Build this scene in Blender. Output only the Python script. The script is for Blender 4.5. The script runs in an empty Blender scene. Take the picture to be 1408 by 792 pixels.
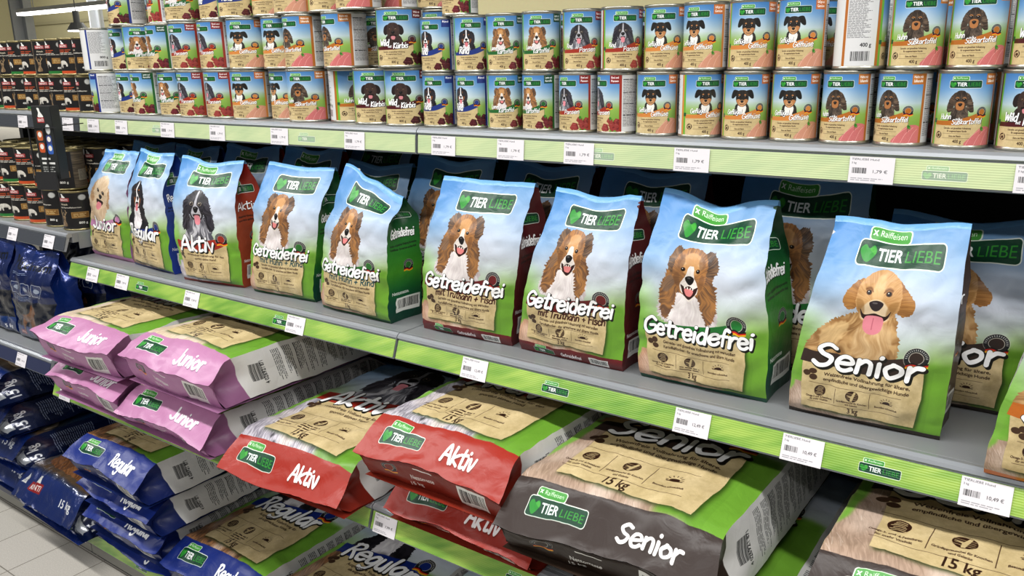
import bpy, math, random
import numpy as np
from mathutils import Matrix, Vector

SC = bpy.context.scene
COL = SC.collection
PI = math.pi
rnd = random.Random(7)

# ------------------------------------------------------------------ camera, world, lights, exposure
cam_d = bpy.data.cameras.new('camera')
cam_d.sensor_width = 36.0
cam_d.lens = 1160.0 / 1408.0 * 36.0
cam_d.clip_start = 0.05
cam = bpy.data.objects.new('camera', cam_d)
COL.objects.link(cam)
CR = [[0.81069266, -0.13969009, 0.56856317],
      [0.58515427, 0.22530835, -0.77899334],
      [-0.01928438, 0.96422136, 0.26439608]]
cam.matrix_world = Matrix([CR[0] + [0.0], CR[1] + [0.0], CR[2] + [1.52], [0, 0, 0, 1]])
SC.camera = cam

world = bpy.data.worlds.new('world')
SC.world = world
world.use_nodes = True
world.node_tree.nodes['Background'].inputs[0].default_value = (0.93, 0.97, 1.0, 1)
world.node_tree.nodes['Background'].inputs[1].default_value = 0.17

def area(name, loc, rot, sx, sy, power, col=(1, 0.985, 0.96)):
    l = bpy.data.lights.new(name, 'AREA')
    l.shape = 'RECTANGLE'; l.size = sx; l.size_y = sy; l.energy = power; l.color = col
    o = bpy.data.objects.new(name, l); COL.objects.link(o)
    o.location = loc; o.rotation_euler = rot
    return o

# rows of ceiling tubes over the aisle, running along the shelves
for i, x in enumerate((-6.2, -4.4, -2.6, -0.8, 1.0, 2.8)):
    area('aisle_tube_light', (x, 0.05, 3.35), (math.radians(8), 0, 0), 1.5, 0.16, 60)
for i, x in enumerate((-5.3, -2.9, -0.5, 1.9)):
    area('next_aisle_tube_light', (x, -2.3, 3.35), (math.radians(20), 0, 0), 1.5, 0.16, 44)
area('far_aisle_light', (-18, 11, 4.3), (math.radians(48), 0, 0), 26, 4, 2600)

SC.view_settings.view_transform = 'Standard'
SC.view_settings.look = 'None'
SC.view_settings.exposure = -0.5
SC.view_settings.gamma = 1.0
SC.view_settings.use_curve_mapping = False

# ------------------------------------------------------------------ print painting (numpy)
def hexc(h):
    h = h.lstrip('#')
    return np.array([int(h[i:i + 2], 16) / 255.0 for i in (0, 2, 4)], np.float32)

def C_(c):
    return hexc(c) if isinstance(c, str) else np.asarray(c, np.float32)

LAT = np.random.RandomState(5).rand(256, 256).astype(np.float32)

def vnoise(u, v, seed=0):
    u = u + seed * 17.37; v = v + seed * 9.13
    iu = np.floor(u).astype(int); iv = np.floor(v).astype(int)
    fu = u - iu; fv = v - iv
    fu = fu * fu * (3 - 2 * fu); fv = fv * fv * (3 - 2 * fv)
    a = LAT[iu & 255, iv & 255]; b = LAT[(iu + 1) & 255, iv & 255]
    c = LAT[iu & 255, (iv + 1) & 255]; d = LAT[(iu + 1) & 255, (iv + 1) & 255]
    return (a * (1 - fu) + b * fu) * (1 - fv) + (c * (1 - fu) + d * fu) * fv

def smooth(e0, e1, x):
    t = np.clip((x - e0) / (e1 - e0), 0, 1)
    return t * t * (3 - 2 * t)

def spline(pts, closed=True, per=8):
    P = np.asarray(pts, float); n = len(P); out = []
    for i in range(n if closed else n - 1):
        if closed:
            p0, p1, p2, p3 = P[(i - 1) % n], P[i], P[(i + 1) % n], P[(i + 2) % n]
        else:
            p0, p1, p2, p3 = P[max(i - 1, 0)], P[i], P[i + 1], P[min(i + 2, n - 1)]
        for k in range(per):
            t = k / per
            out.append(0.5 * ((2 * p1) + (-p0 + p2) * t + (2 * p0 - 5 * p1 + 4 * p2 - p3) * t * t + (-p0 + 3 * p1 - 3 * p2 + p3) * t ** 3))
    if not closed: out.append(P[-1])
    return np.array(out)

def raster(E, x0, y0, w, h, ss=2):
    E = np.asarray(E, float).reshape(-1, 4)
    H, W = h * ss, w * ss
    xa = (E[:, 0] - x0) * ss; ya = (E[:, 1] - y0) * ss; xb = (E[:, 2] - x0) * ss; yb = (E[:, 3] - y0) * ss
    sw = ya > yb
    xa, xb = np.where(sw, xb, xa), np.where(sw, xa, xb)
    ya, yb = np.where(sw, yb, ya), np.where(sw, ya, yb)
    r0 = np.clip(np.ceil(ya - .5), 0, H).astype(int); r1 = np.clip(np.ceil(yb - .5), 0, H).astype(int)
    n = np.maximum(r1 - r0, 0)
    if n.sum() == 0: return np.zeros((h, w), np.float32)
    idx = np.repeat(np.arange(len(n)), n)
    st = np.cumsum(n) - n
    rows = r0[idx] + np.arange(n.sum()) - st[idx]
    x = xa[idx] + (rows + .5 - ya[idx]) * (xb[idx] - xa[idx]) / np.maximum(yb[idx] - ya[idx], 1e-9)
    ci = np.clip(np.ceil(x - .5), 0, W).astype(int)
    df = np.bincount(rows * (W + 1) + ci, minlength=H * (W + 1)).reshape(H, W + 1)
    par = (np.cumsum(df, 1)[:, :W] & 1).astype(np.float32)
    return par.reshape(h, ss, w, ss).mean((1, 3))

def blur(m, r):
    r = int(max(1, r))
    for _ in range(2):
        for ax in (0, 1):
            p = np.pad(m, [(r + 1, r) if a == ax else (0, 0) for a in (0, 1)], mode='edge')
            c = np.cumsum(p, ax)
            k = 2 * r + 1
            m = (np.take(c, range(k, c.shape[ax]), ax) - np.take(c, range(0, c.shape[ax] - k), ax)) / k
    return m

_tx = {}
def text_edges(s, bold=False):
    key = (s, bold)
    if key in _tx: return _tx[key]
    cu = bpy.data.curves.new('t', 'FONT'); cu.body = s; cu.resolution_u = 3
    if bold: cu.offset = 0.022
    ob = bpy.data.objects.new('t', cu); COL.objects.link(ob)
    dg = bpy.context.evaluated_depsgraph_get(); dg.update()
    me = ob.evaluated_get(dg).to_mesh()
    V = np.array([v.co[:2] for v in me.vertices]) if len(me.vertices) else np.zeros((0, 2))
    cnt = {}
    for p in me.polygons:
        vs = list(p.vertices)
        for a, b in zip(vs, vs[1:] + vs[:1]):
            k = (min(a, b), max(a, b)); cnt[k] = cnt.get(k, 0) + 1
    E = np.array([[*V[a], *V[b]] for (a, b), c in cnt.items() if c % 2 == 1]).reshape(-1, 4)
    wd = V[:, 0].max() if len(V) else 0.5
    ob.evaluated_get(dg).to_mesh_clear()
    bpy.data.objects.remove(ob); bpy.data.curves.remove(cu)
    _tx[key] = (E, wd)
    return _tx[key]

HAND = {
 'G': (.70, [[(.62,.82),(.38,1.0),(.1,.72),(.06,.3),(.3,.0),(.6,.15),(.62,.46),(.36,.46)]]),
 'e': (.58, [[(.08,.3),(.48,.38),(.4,.62),(.18,.6),(.05,.32),(.16,.03),(.36,.0),(.5,.12)]]),
 't': (.48, [[(.22,.98),(.2,.1),(.3,0),(.42,.06)], [(.02,.66),(.46,.72)]]),
 'r': (.44, [[(.1,.62),(.1,0)], [(.1,.36),(.25,.6),(.42,.6)]]),
 'i': (.24, [[(.1,.6),(.1,0)], [(.12,.88),(.13,.91)]]),
 'd': (.57, [[(.47,1.0),(.44,.0)], [(.44,.5),(.25,.62),(.06,.33),(.15,.03),(.34,.04),(.44,.2)]]),
 'f': (.42, [[(.44,.92),(.28,1.0),(.18,.8),(.16,0)],[(.02,.55),(.38,.6)]]),
 'J': (.52, [[(.42,1),(.4,.2),(.22,0),(.04,.16)]]),
 'u': (.56, [[(.08,.6),(.08,.15),(.22,0),(.4,.15),(.42,.6)],[(.42,.6),(.45,0)]]),
 'ü': (.56, [[(.08,.6),(.08,.15),(.22,0),(.4,.15),(.42,.6)],[(.42,.6),(.45,0)],[(.14,.86),(.15,.88)],[(.36,.88),(.37,.9)]]),
 'n': (.54, [[(.08,.6),(.08,0)],[(.08,.38),(.25,.62),(.42,.5),(.43,0)]]),
 'm': (.78, [[(.08,.6),(.08,0)],[(.08,.4),(.22,.62),(.36,.5),(.37,0)],[(.37,.4),(.52,.62),(.65,.5),(.66,0)]]),
 'o': (.54, [[(.25,.62),(.05,.35),(.2,0),(.45,.2),(.44,.5),(.22,.62)]]),
 'R': (.62, [[(.1,1),(.08,0)],[(.02,.93),(.35,1),(.5,.78),(.32,.52),(.1,.48)],[(.25,.48),(.56,0)]]),
 'g': (.56, [[(.45,.55),(.22,.62),(.05,.35),(.2,.08),(.42,.25),(.46,.58)],[(.46,.58),(.44,-.2),(.25,-.35),(.06,-.25)]]),
 'l': (.24, [[(.1,1),(.1,0)]]),
 'a': (.56, [[(.44,.5),(.25,.62),(.05,.3),(.18,.0),(.4,.2),(.44,.58)],[(.44,.58),(.47,0)]]),
 'A': (.66, [[(.02,0),(.32,1),(.6,0)],[(.12,.36),(.52,.4)]]),
 'k': (.52, [[(.1,1),(.08,0)],[(.42,.62),(.12,.3),(.46,0)]]),
 'K': (.6, [[(.1,1),(.08,0)],[(.52,1),(.12,.45),(.54,0)]]),
 'v': (.5, [[(.04,.62),(.22,0),(.44,.64)]]),
 'S': (.60, [[(.52,.88),(.3,1),(.08,.8),(.22,.56),(.47,.4),(.42,.1),(.2,0),(.02,.14)]]),
 's': (.46, [[(.38,.56),(.2,.62),(.08,.48),(.34,.26),(.3,.04),(.04,.06)]]),
 'H': (.64, [[(.08,1),(.08,0)],[(.52,1),(.52,0)],[(.08,.5),(.52,.52)]]),
 'h': (.56, [[(.08,1),(.08,0)],[(.08,.38),(.25,.62),(.42,.5),(.43,0)]]),
 'T': (.58, [[(.02,.96),(.58,1)],[(.3,.97),(.28,0)]]),
 'F': (.54, [[(.1,1),(.08,0)],[(.08,.97),(.52,1)],[(.1,.52),(.42,.55)]]),
 'W': (.8, [[(.02,1),(.18,0),(.38,.7),(.56,0),(.78,1)]]),
 'L': (.52, [[(.1,1),(.08,.02),(.48,.04)]]),
 'P': (.56, [[(.1,1),(.08,0)],[(.02,.93),(.35,1),(.5,.75),(.32,.46),(.1,.42)]]),
 'b': (.56, [[(.1,1),(.08,.02)],[(.08,.1),(.3,0),(.48,.3),(.3,.6),(.1,.45)]]),
 'c': (.46, [[(.42,.5),(.22,.62),(.05,.3),(.2,0),(.42,.1)]]),
 'ß': (.54, [[(.08,0),(.08,.75),(.25,1),(.42,.8),(.24,.55),(.45,.3),(.3,0),(.2,.02)]]),
 '+': (.6, [[(.08,.35),(.48,.37)],[(.28,.6),(.28,.1)]]),
 ' ': (.34, []),
}

class Art:
    def __init__(s, w, h, col='#ffffff'):
        s.w, s.h = w, h
        s.a = np.empty((h, w, 3), np.float32); s.a[:] = C_(col)
        s.M = None
    # local frame for dogs: centre, unit, rotation
    def frame(s, cx=0, cy=0, u=1, rot=0, flip=1):
        s.M = (cx, cy, u, math.cos(rot), math.sin(rot), flip)
    def T(s, pts):
        P = np.asarray(pts, float).reshape(-1, 2)
        if s.M is None: return P
        cx, cy, u, c, sn, fl = s.M
        x = P[:, 0] * fl; y = P[:, 1]
        return np.stack([cx + u * (x * c - y * sn), cy + u * (x * sn + y * c)], 1)
    @property
    def u(s): return 1 if s.M is None else s.M[2]
    def comp(s, m, x0, y0, col, al=1.0):
        h, w = m.shape
        xa, ya = max(x0, 0), max(y0, 0); xb, yb = min(x0 + w, s.w), min(y0 + h, s.h)
        if xb <= xa or yb <= ya: return
        mm = (m[ya - y0:yb - y0, xa - x0:xb - x0] * al)[..., None]
        c = col if not isinstance(col, str) else hexc(col)
        c = np.asarray(c, np.float32)
        if c.ndim == 3: c = c[ya - y0:yb - y0, xa - x0:xb - x0]
        r = s.a[ya:yb, xa:xb]
        r += (c - r) * mm
    def edges(s, E, col, al=1.0, bl=0, dx=0, dy=0, tex=None):
        E = np.asarray(E).reshape(-1, 4)
        if not len(E): return
        pad = int(bl * 2 + 3)
        x0 = int(math.floor(max(-50, min(E[:, 0].min(), E[:, 2].min())))) - pad; x1 = int(math.ceil(min(s.w + 50, max(E[:, 0].max(), E[:, 2].max())))) + pad
        y0 = int(math.floor(max(-50, min(E[:, 1].min(), E[:, 3].min())))) - pad; y1 = int(math.ceil(min(s.h + 50, max(E[:, 1].max(), E[:, 3].max())))) + pad
        if x1 <= x0 or y1 <= y0: return
        m = raster(E, x0, y0, x1 - x0, y1 - y0)
        if bl: m = blur(m, bl)
        c = C_(col)
        if tex is not None:
            yy, xx = np.mgrid[y0:y1, x0:x1].astype(np.float32)
            c = s.fur(xx, yy, c, tex)
        s.comp(m, x0 + int(dx), y0 + int(dy), c, al)
    def fur(s, xx, yy, c, tex):
        c2, cen, amp, seed = tex
        u = s.u
        if isinstance(cen, tuple):
            cc = s.T([cen])[0]
            th = np.arctan2(yy - cc[1], xx - cc[0]); r = np.hypot(xx - cc[0], yy - cc[1]) / u
            w_ = th + .25 * (vnoise(xx / u * 2, yy / u * 2, seed + 3) - .5)
            n = .5 * vnoise(w_ * 26, r * 2.2, seed) + .3 * vnoise(w_ * 60, r * 4.5, seed + 1) + .3 * vnoise(xx / u * 2.4, yy / u * 2.4, seed + 2)
        else:
            ca, sa = math.cos(cen), math.sin(cen)
            p = (xx * ca + yy * sa) / u; q = (-xx * sa + yy * ca) / u
            q = q + .12 * vnoise(p * 2.5, q * 2.5, seed + 5)
            n = .5 * vnoise(q * 20, p * 2.4, seed) + .3 * vnoise(q * 46, p * 5, seed + 1) + .3 * vnoise(p * 2.2, q * 2.2, seed + 2)
        k = np.clip((n - .55) * 2.6 + .5, 0, 1) * amp
        return c + (C_(c2) - c) * k[..., None]
    def poly(s, pts, col, al=1.0, bl=0, sm=False, jag=0, tex=None, per=8):
        P = s.T(spline(pts, True, per) if sm else pts)
        if jag:
            j = jag * s.u
            L = np.hypot(*(np.roll(P, -1, 0) - P).T)
            Q = []
            r = random.Random(int(abs(P[0, 0] * 13 + P[0, 1] * 7)) + len(P))
            stp = max(1.3, .035 * s.u)
            cen = P.mean(0)
            for i in range(len(P)):
                a, b = P[i], P[(i + 1) % len(P)]
                n = max(1, int(L[i] / stp))
                for k in range(n):
                    p = a + (b - a) * k / n
                    o = p - cen; o = o / (np.hypot(*o) + 1e-6)
                    Q.append(p + o * j * (r.random() ** 2.2 - .12) + np.array([0, j * .3 * r.random()]))
            P = np.array(Q)
        E = np.concatenate([P, np.roll(P, -1, 0)], 1)
        s.edges(E, col, al, bl, tex=tex)
    def ell(s, x, y, rx, ry, col, al=1.0, bl=0, n=28, tex=None):
        t = np.linspace(0, 2 * PI, n, endpoint=False)
        s.poly(np.stack([x + rx * np.cos(t), y + ry * np.sin(t)], 1), col, al, bl, tex=tex)
    def rrect(s, x0, y0, x1, y1, r, col, al=1.0, bl=0):
        P = []
        for cx, cy, a in ((x1 - r, y0 + r, -PI / 2), (x1 - r, y1 - r, 0), (x0 + r, y1 - r, PI / 2), (x0 + r, y0 + r, PI)):
            for k in range(6): P.append((cx + r * math.cos(a + k * PI / 10), cy + r * math.sin(a + k * PI / 10)))
        s.poly(P, col, al, bl)
    def rect(s, x0, y0, x1, y1, col, al=1.0):
        s.poly([(x0, y0), (x1, y0), (x1, y1), (x0, y1)], col, al)
    def mstroke(s, lines, wd):
        """mask of a set of polylines drawn with a round pen"""
        A = np.concatenate([np.asarray(l) for l in lines])
        pad = wd / 2 + 3
        x0, y0 = int(A[:, 0].min() - pad), int(A[:, 1].min() - pad); x1, y1 = int(A[:, 0].max() + pad) + 1, int(A[:, 1].max() + pad) + 1
        m = np.zeros((y1 - y0, x1 - x0), np.float32)
        for l in lines:
            l = np.asarray(l, float)
            for a, b in zip(l[:-1], l[1:]):
                ax, ay = max(int(min(a[0], b[0]) - pad), x0), max(int(min(a[1], b[1]) - pad), y0)
                bx, by = min(int(max(a[0], b[0]) + pad) + 1, x1), min(int(max(a[1], b[1]) + pad) + 1, y1)
                yy, xx = np.mgrid[ay:by, ax:bx].astype(np.float32)
                xx += .5; yy += .5
                d = b - a; L2 = max(d.dot(d), 1e-6)
                t = np.clip(((xx - a[0]) * d[0] + (yy - a[1]) * d[1]) / L2, 0, 1)
                ds = np.hypot(xx - a[0] - t * d[0], yy - a[1] - t * d[1])
                v = m[ay - y0:by - y0, ax - x0:bx - x0]
                np.maximum(v, np.clip(wd / 2 - ds + .5, 0, 1), out=v)
        return m, x0, y0
    def line(s, pts, wd, col, al=1.0, sm=False):
        P = spline(pts, False, 6) if sm else pts
        P = s.T(P)
        w = wd * s.u
        m, x0, y0 = s.mstroke([P], max(w, .8))
        s.comp(m, x0, y0, C_(col), al * min(1, w / .8) if w < .8 else al)
    def text(s, t, x, y, size, col, bold=False, sx=1.0, anchor='c', rot=0.0, slant=0.0, al=1.0, fit=None):
        E, wd = text_edges(t, bold)
        if not len(E): return
        if fit: sx = fit / (wd * size)
        E = E.copy()
        off = {'c': -wd / 2, 'l': 0, 'r': -wd}[anchor]
        c, sn = math.cos(rot), math.sin(rot)
        for k in (0, 2):
            X = (E[:, k] + off) * size * sx + E[:, k + 1] * size * slant; Y = -E[:, k + 1] * size
            E[:, k] = x + X * c - Y * sn; E[:, k + 1] = y + X * sn + Y * c
        s.edges(E, col, al)
    def hand(s, t, x, y, size, wd, fill='#ffffff', sh='#15140f', off=(.07, .08), sx=1.0, rise=0.0, slant=.12, edge=.0, anchor='l', fit=None):
        """brush lettering: (x, y) is the base line start"""
        adv = sum(HAND[c][0] for c in t)
        if fit: sx = fit / (adv * size)
        cx = 0.0; lines = []
        r = random.Random(len(t) * 7 + ord(t[0]))
        if anchor == 'c': x = x - adv * size * sx / 2
        for ch in t:
            a, ls = HAND[ch]
            jit = (r.random() - .5) * .07
            for l in ls:
                P = spline(l, False, 5) if len(l) > 2 else np.array(l, float)
                X = (cx + P[:, 0]) * size * sx + P[:, 1] * size * slant
                Y = -(P[:, 1] + jit) * size
                lines.append(np.stack([x + X, y + Y + X * rise], 1))
            cx += a
        w = wd * size
        if sh is not None:
            m, x0, y0 = s.mstroke(lines, w * (1.0 + edge) + 1.2)
            for k in (1.0, .55):
                s.comp(m, x0 + int(round(off[0] * size * k)), y0 + int(round(off[1] * size * k)), C_(sh), .95)
            if edge: s.comp(m, x0, y0, C_(sh), .95)
        m, x0, y0 = s.mstroke(lines, w)
        s.comp(m, x0, y0, C_(fill))
        return adv * size * sx
    def vgrad(s, x0, y0, x1, y1, stops):
        x0, y0, x1, y1 = int(max(x0, 0)), int(max(y0, 0)), int(min(x1, s.w)), int(min(y1, s.h))
        t = (np.arange(y0, y1) - y0) / max(1, y1 - y0)
        ks = [a for a, _ in stops]; cs = np.array([C_(c) for _, c in stops])
        g = np.stack([np.interp(t, ks, cs[:, i]) for i in range(3)], 1)
        s.a[y0:y1, x0:x1] = g[:, None]
    def barcode(s, x0, y0, x1, y1, vert=False, seed=1, bg='#e9e9e4'):
        s.rect(x0, y0, x1, y1, bg)
        r = random.Random(seed)
        L = (y1 - y0) if vert else (x1 - x0)
        p = L * .08
        while p < L * .92:
            w = L * r.choice((.012, .012, .024, .036))
            if vert: s.rect(x0 + (x1 - x0) * .12, y0 + p, x0 + (x1 - x0) * .75, y0 + p + w, '#1c1c1e')
            else: s.rect(x0 + p, y0 + (y1 - y0) * .12, x0 + p + w, y0 + (y1 - y0) * .75, '#1c1c1e')
            p += w + L * r.choice((.012, .018, .03))
    def fine(s, x0, y0, x1, y1, lh, col='#5a5a5c', seed=1, al=.8, vert=False):
        """block of print too small to read: broken lines of word-length dashes"""
        r = random.Random(seed)
        if vert:
            x = x0
            while x < x1:
                y = y0; e = y1 - (y1 - y0) * r.random() * .35
                while y < e:
                    w = lh * r.uniform(1.2, 4.5)
                    s.rect(x, y, x + lh * .45, min(y + w, e), col, al); y += w + lh * .5
                x += lh
        else:
            y = y0
            while y < y1:
                x = x0; e = x1 - (x1 - x0) * r.random() * .35
                while x < e:
                    w = lh * r.uniform(1.2, 4.5)
                    s.rect(x, y, min(x + w, e), y + lh * .45, col, al); x += w + lh * .5
                y += lh
    def image(s, name, grain=0.0):
        a = np.clip(s.a, 0, 1) ** 1.14
        if grain:
            a = np.clip(a + (np.random.RandomState(3).rand(*a.shape[:2], 1) - .5) * grain, 0, 1)
        im = bpy.data.images.new(name, s.w, s.h)
        buf = np.ones((s.h, s.w, 4), np.float32)
        buf[..., :3] = a[::-1]
        im.pixels.foreach_set(buf.ravel())
        im.update()
        return im

# ---- logo
def logo(A, cx, cy, w, tab=True, rot=0):
    h = w * .26
    M = A.M; A.frame(cx, cy, 1, rot)
    if tab:
        tx = -w * .16; ty = -h * .74
        A.rrect(tx - w * .255, ty - h * .27, tx + w * .255, ty + h * .3, h * .16, '#e8f2e4')
        A.rrect(tx - w * .24, ty - h * .23, tx + w * .24, ty + h * .25, h * .13, '#4f9e44')
    A.rrect(-w / 2, -h / 2, w / 2, h / 2, h * .2, '#eef3ea')
    A.rrect(-w / 2 + w * .012, -h / 2 + w * .012, w / 2 - w * .012, h / 2 - w * .012, h * .16, '#164a33')
    hx, hy, hs = -w * .375, h * .02, h * .36
    heart = [(0, 1.0), (-.95, .05), (-.95, -.55), (-.5, -.85), (0, -.5), (.5, -.85), (.95, -.55), (.95, .05)]
    A.poly([(hx + hs * x, hy + hs * y) for x, y in heart], '#34963a', sm=True, per=4)
    A.poly([(hx + hs * .85 * x + hs * .1, hy + hs * .8 * y) for x, y in heart[4:]], '#6ac24a', .45, sm=True, per=4)
    A.M = None
    c, sn = math.cos(rot), math.sin(rot)
    def P(x, y): return cx + x * c - y * sn, cy + x * sn + y * c
    E1, w1 = text_edges('TIER', True)
    x, y = P(-w * .255, h * .23)
    A.text('TIER', x, y, h * .66, '#ffffff', True, anchor='l', rot=rot, fit=w * .30)
    x, y = P(w * .065, h * .23)
    A.text('LIEBE', x, y, h * .66, '#3c9a3c', False, anchor='l', rot=rot, fit=w * .385)
    if tab:
        x, y = P(-w * .13, -h * .66)
        A.text('Raiffeisen', x, y, h * .34, '#eaf5e6', anchor='c', rot=rot, fit=w * .33)
        x, y = P(-w * .35, -h * .66)
        A.text('x', x, y, h * .42, '#ffffff', True, anchor='c', rot=rot)
    A.M = M

def badge(A, cx, cy, r, col):
    A.ell(cx, cy, r, r, '#e6e2d8', .55); A.ell(cx, cy, r * .95, r * .95, '#26282a')
    A.ell(cx, cy, r * .60, r * .60, '#c9c4b8'); A.ell(cx, cy, r * .55, r * .55, col)
    for k in range(16):
        a = PI * (1.0 + k / 15.0)
        A.line([(cx + r * .72 * math.cos(a), cy + r * .72 * math.sin(a)), (cx + r * .84 * math.cos(a), cy + r * .84 * math.sin(a))], r * .07, '#d8d8d4', .8)
    for k, c in enumerate(('#161616', '#c42a22', '#e9b224')):
        y = cy + r * (.52 + .15 * k)
        A.poly([(cx - r * .72, y), (cx - r * .2, y - r * .12), (cx + r * .3, y + r * .06), (cx + r * .9, y - r * .1), (cx + r * .88, y + r * .07), (cx + r * .3, y + r * .22), (cx - r * .2, y + r * .05), (cx - r * .68, y + r * .16)], c, sm=True, per=4)

# ---- dogs, in units of half a head
def eye(A, x, y, r=.085, ring='#5a3f28'):
    A.ell(x, y, r * 1.5, r * 1.25, ring); A.ell(x, y, r, r, '#1d130e'); A.ell(x - r * .3, y - r * .35, r * .28, r * .28, '#f4f1ea')

def nose(A, x, y, rx, ry, c='#1d1b1c'):
    A.poly([(x - rx, y - ry * .5), (x, y - ry), (x + rx, y - ry * .5), (x + rx * .6, y + ry * .6), (x, y + ry), (x - rx * .6, y + ry * .6)], c, sm=True)
    A.ell(x - rx * .2, y - ry * .5, rx * .4, ry * .18, '#8b8786', .6)

def dog(A, kind, cx, cy, u, rot=0.0, flip=1):
    A.frame(cx, cy, u, rot, flip)
    p, e, l = A.poly, A.ell, A.line
    O = (0.0, 0.1)
    if kind == 'collie':
        D = (0.0, -.4)
        p([(-.8, .1), (-1.2, .9), (-1.35, 2.0), (-.4, 2.3), (1.0, 2.3), (1.3, 1.6), (1.1, .6), (.8, .0)], '#d9d2d2', sm=True, jag=.14, tex=('#a79a9a', D, .6, 1))
        p([(-.75, -.3), (-1.15, .4), (-1.3, 1.1), (-1.2, 1.9), (-.7, 2.0), (-.35, 1.0), (.35, 1.0), (.75, 2.0), (1.15, 1.7), (1.22, .9), (1.05, .2), (.8, -.3)], '#b0804f', sm=True, jag=.15, tex=('#6b5040', D, .9, 2))
        p([(-.9, .1), (-1.2, .75), (-.95, .9), (-.7, .4)], '#7e6a60', .75, 1, sm=True, jag=.1, tex=('#c59563', D, .5, 8))
        p([(-.4, .85), (-.6, 1.5), (-.7, 2.3), (.75, 2.3), (.6, 1.6), (.35, .85)], '#ebe5e3', sm=True, jag=.16, tex=('#c9bfc0', D, .5, 3))
        p([(-.42, -.72), (-.7, -1.0), (-.98, -.86), (-1.05, -.35), (-.78, .0)], '#8c6c4e', sm=True, jag=.1, tex=('#4e3c32', O, .9, 4))
        p([(.4, -.72), (.7, -1.0), (1.0, -.84), (1.16, -.3), (.98, .0), (.7, -.1)], '#8c6c4e', sm=True, jag=.1, tex=('#4e3c32', O, .95, 5))
        p([(-.7, .3), (-.74, -.4), (-.48, -.9), (0, -1.05), (.5, -.87), (.72, -.35), (.7, .35), (.42, .8), (0, .95), (-.42, .8)], '#b5824f', sm=True, jag=.06, tex=('#77573f', (0, .2), .7, 6))
        p([(-.5, -.35), (-.25, -.75), (.05, -.85), (.35, -.7), (.5, -.3), (.2, .0), (-.2, .0)], '#d5a671', .8, 2, sm=True)
        e(-.32, -.42, .1, .06, '#d9b486', .7, 1); e(.34, -.4, .1, .06, '#d9b486', .7, 1)
        p([(-.1, -.3), (.1, -.3), (.2, .1), (.42, .5), (.3, .85), (-.3, .85), (-.42, .5), (-.2, .1)], '#f0eae4', sm=True, jag=.03, tex=('#cdbfb4', (0, .2), .5, 7))
        p([(-.52, -.05), (-.42, .45), (-.6, .55), (-.7, .1)], '#7c583c', .6, 2, sm=True); p([(.52, -.05), (.42, .45), (.6, .55), (.7, .1)], '#7c583c', .6, 2, sm=True)
        p([(-.62, -.45), (-.4, -.75), (-.3, -.45), (-.45, -.2)], '#7c5a40', .6, 2, sm=True); p([(.62, -.45), (.4, -.75), (.3, -.45), (.45, -.2)], '#7c5a40', .6, 2, sm=True)
        eye(A, -.33, -.2, .07); eye(A, .33, -.17, .07)
        p([(-.38, .5), (-.2, .58), (0, .5), (.2, .58), (.42, .48), (.3, .85), (.05, 1.08), (-.22, .95)], '#3c211e', sm=True)
        p([(-.22, .68), (0, .62), (.22, .68), (.12, .92), (-.1, .92)], '#dd8a88', sm=True)
        for k in range(4): e(-.2 + k * .13, .6, .03, .05, '#f2ede2')
        l([(-.2, 1.0), (.05, 1.12), (.3, .9)], .07, '#e8e0d8', sm=True)
        nose(A, 0, .25, .2, .2)
    elif kind == 'golden':
        b = [(-.4, .4), (-1.2, .75), (-1.8, 1.35), (-2.15, 2.1), (-2.0, 2.3), (.7, 2.3), (.95, 1.8), (.8, .9), (.5, .3)]
        p(b, '#cba878', sm=True, jag=.1, tex=('#8f683e', (.3, -.6), .8, 11))
        p([(-1.7, 1.45), (-1.2, .95), (-.8, .9), (-1.0, 1.5), (-1.5, 2.0)], '#e2c493', .7, 3, sm=True, jag=.1)
        p([(-.4, .9), (-.5, 1.9), (.2, 2.25), (.7, 1.6), (.5, .8)], '#dfc39a', .8, 3, sm=True, jag=.1, tex=('#b08a5c', (0, -.5), .6, 12))
        p([(-.6, -.7), (-.95, -.5), (-1.2, 0), (-1.0, .35), (-.72, .3), (-.5, -.1)], '#b5864f', sm=True, jag=.05, tex=('#8d6238', O, .8, 13))
        p([(.6, -.7), (.95, -.45), (1.25, 0), (1.1, .35), (.75, .35), (.6, -.1)], '#b5864f', sm=True, jag=.05, tex=('#8d6238', O, .8, 14))
        p([(-.72, .1), (-.72, -.55), (-.3, -.98), (.25, -1.0), (.72, -.6), (.76, .1), (.5, .6), (.2, .85), (-.2, .85), (-.5, .55)], '#cfa673', sm=True, jag=.03, tex=('#b18350', (0, .2), .6, 15))
        p([(-.15, -.8), (.12, -.8), (.18, -.1), (-.18, -.1)], '#dcb987', .7, 3, sm=True)
        p([(-.2, -.05), (.2, -.05), (.5, .35), (.35, .7), (-.35, .7), (-.5, .35)], '#e6d3b4', .9, 2, sm=True)
        p([(-.5, -.42), (-.36, -.5), (-.2, -.4), (-.34, -.28)], '#96693f', .7, 1, sm=True); p([(.2, -.42), (.36, -.5), (.5, -.4), (.34, -.28)], '#96693f', .7, 1, sm=True)
        p([(-.72, -.05), (-.56, .42), (-.36, .58), (-.44, .05)], '#97703f', .55, 2, sm=True); p([(.74, -.05), (.56, .42), (.36, .58), (.44, .05)], '#97703f', .55, 2, sm=True)
        l([(-.46, -.40), (-.32, -.44), (-.2, -.34)], .05, '#7a5430', .7, sm=True); l([(.46, -.40), (.32, -.44), (.2, -.34)], .05, '#7a5430', .7, sm=True)
        eye(A, -.34, -.3, .07, '#6b4727'); eye(A, .36, -.3, .07, '#6b4727')
        p([(-.52, .3), (-.35, .5), (0, .42), (.35, .5), (.52, .28), (.42, .58), (.2, .72), (-.2, .72), (-.42, .58)], '#33221e', sm=True)
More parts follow.
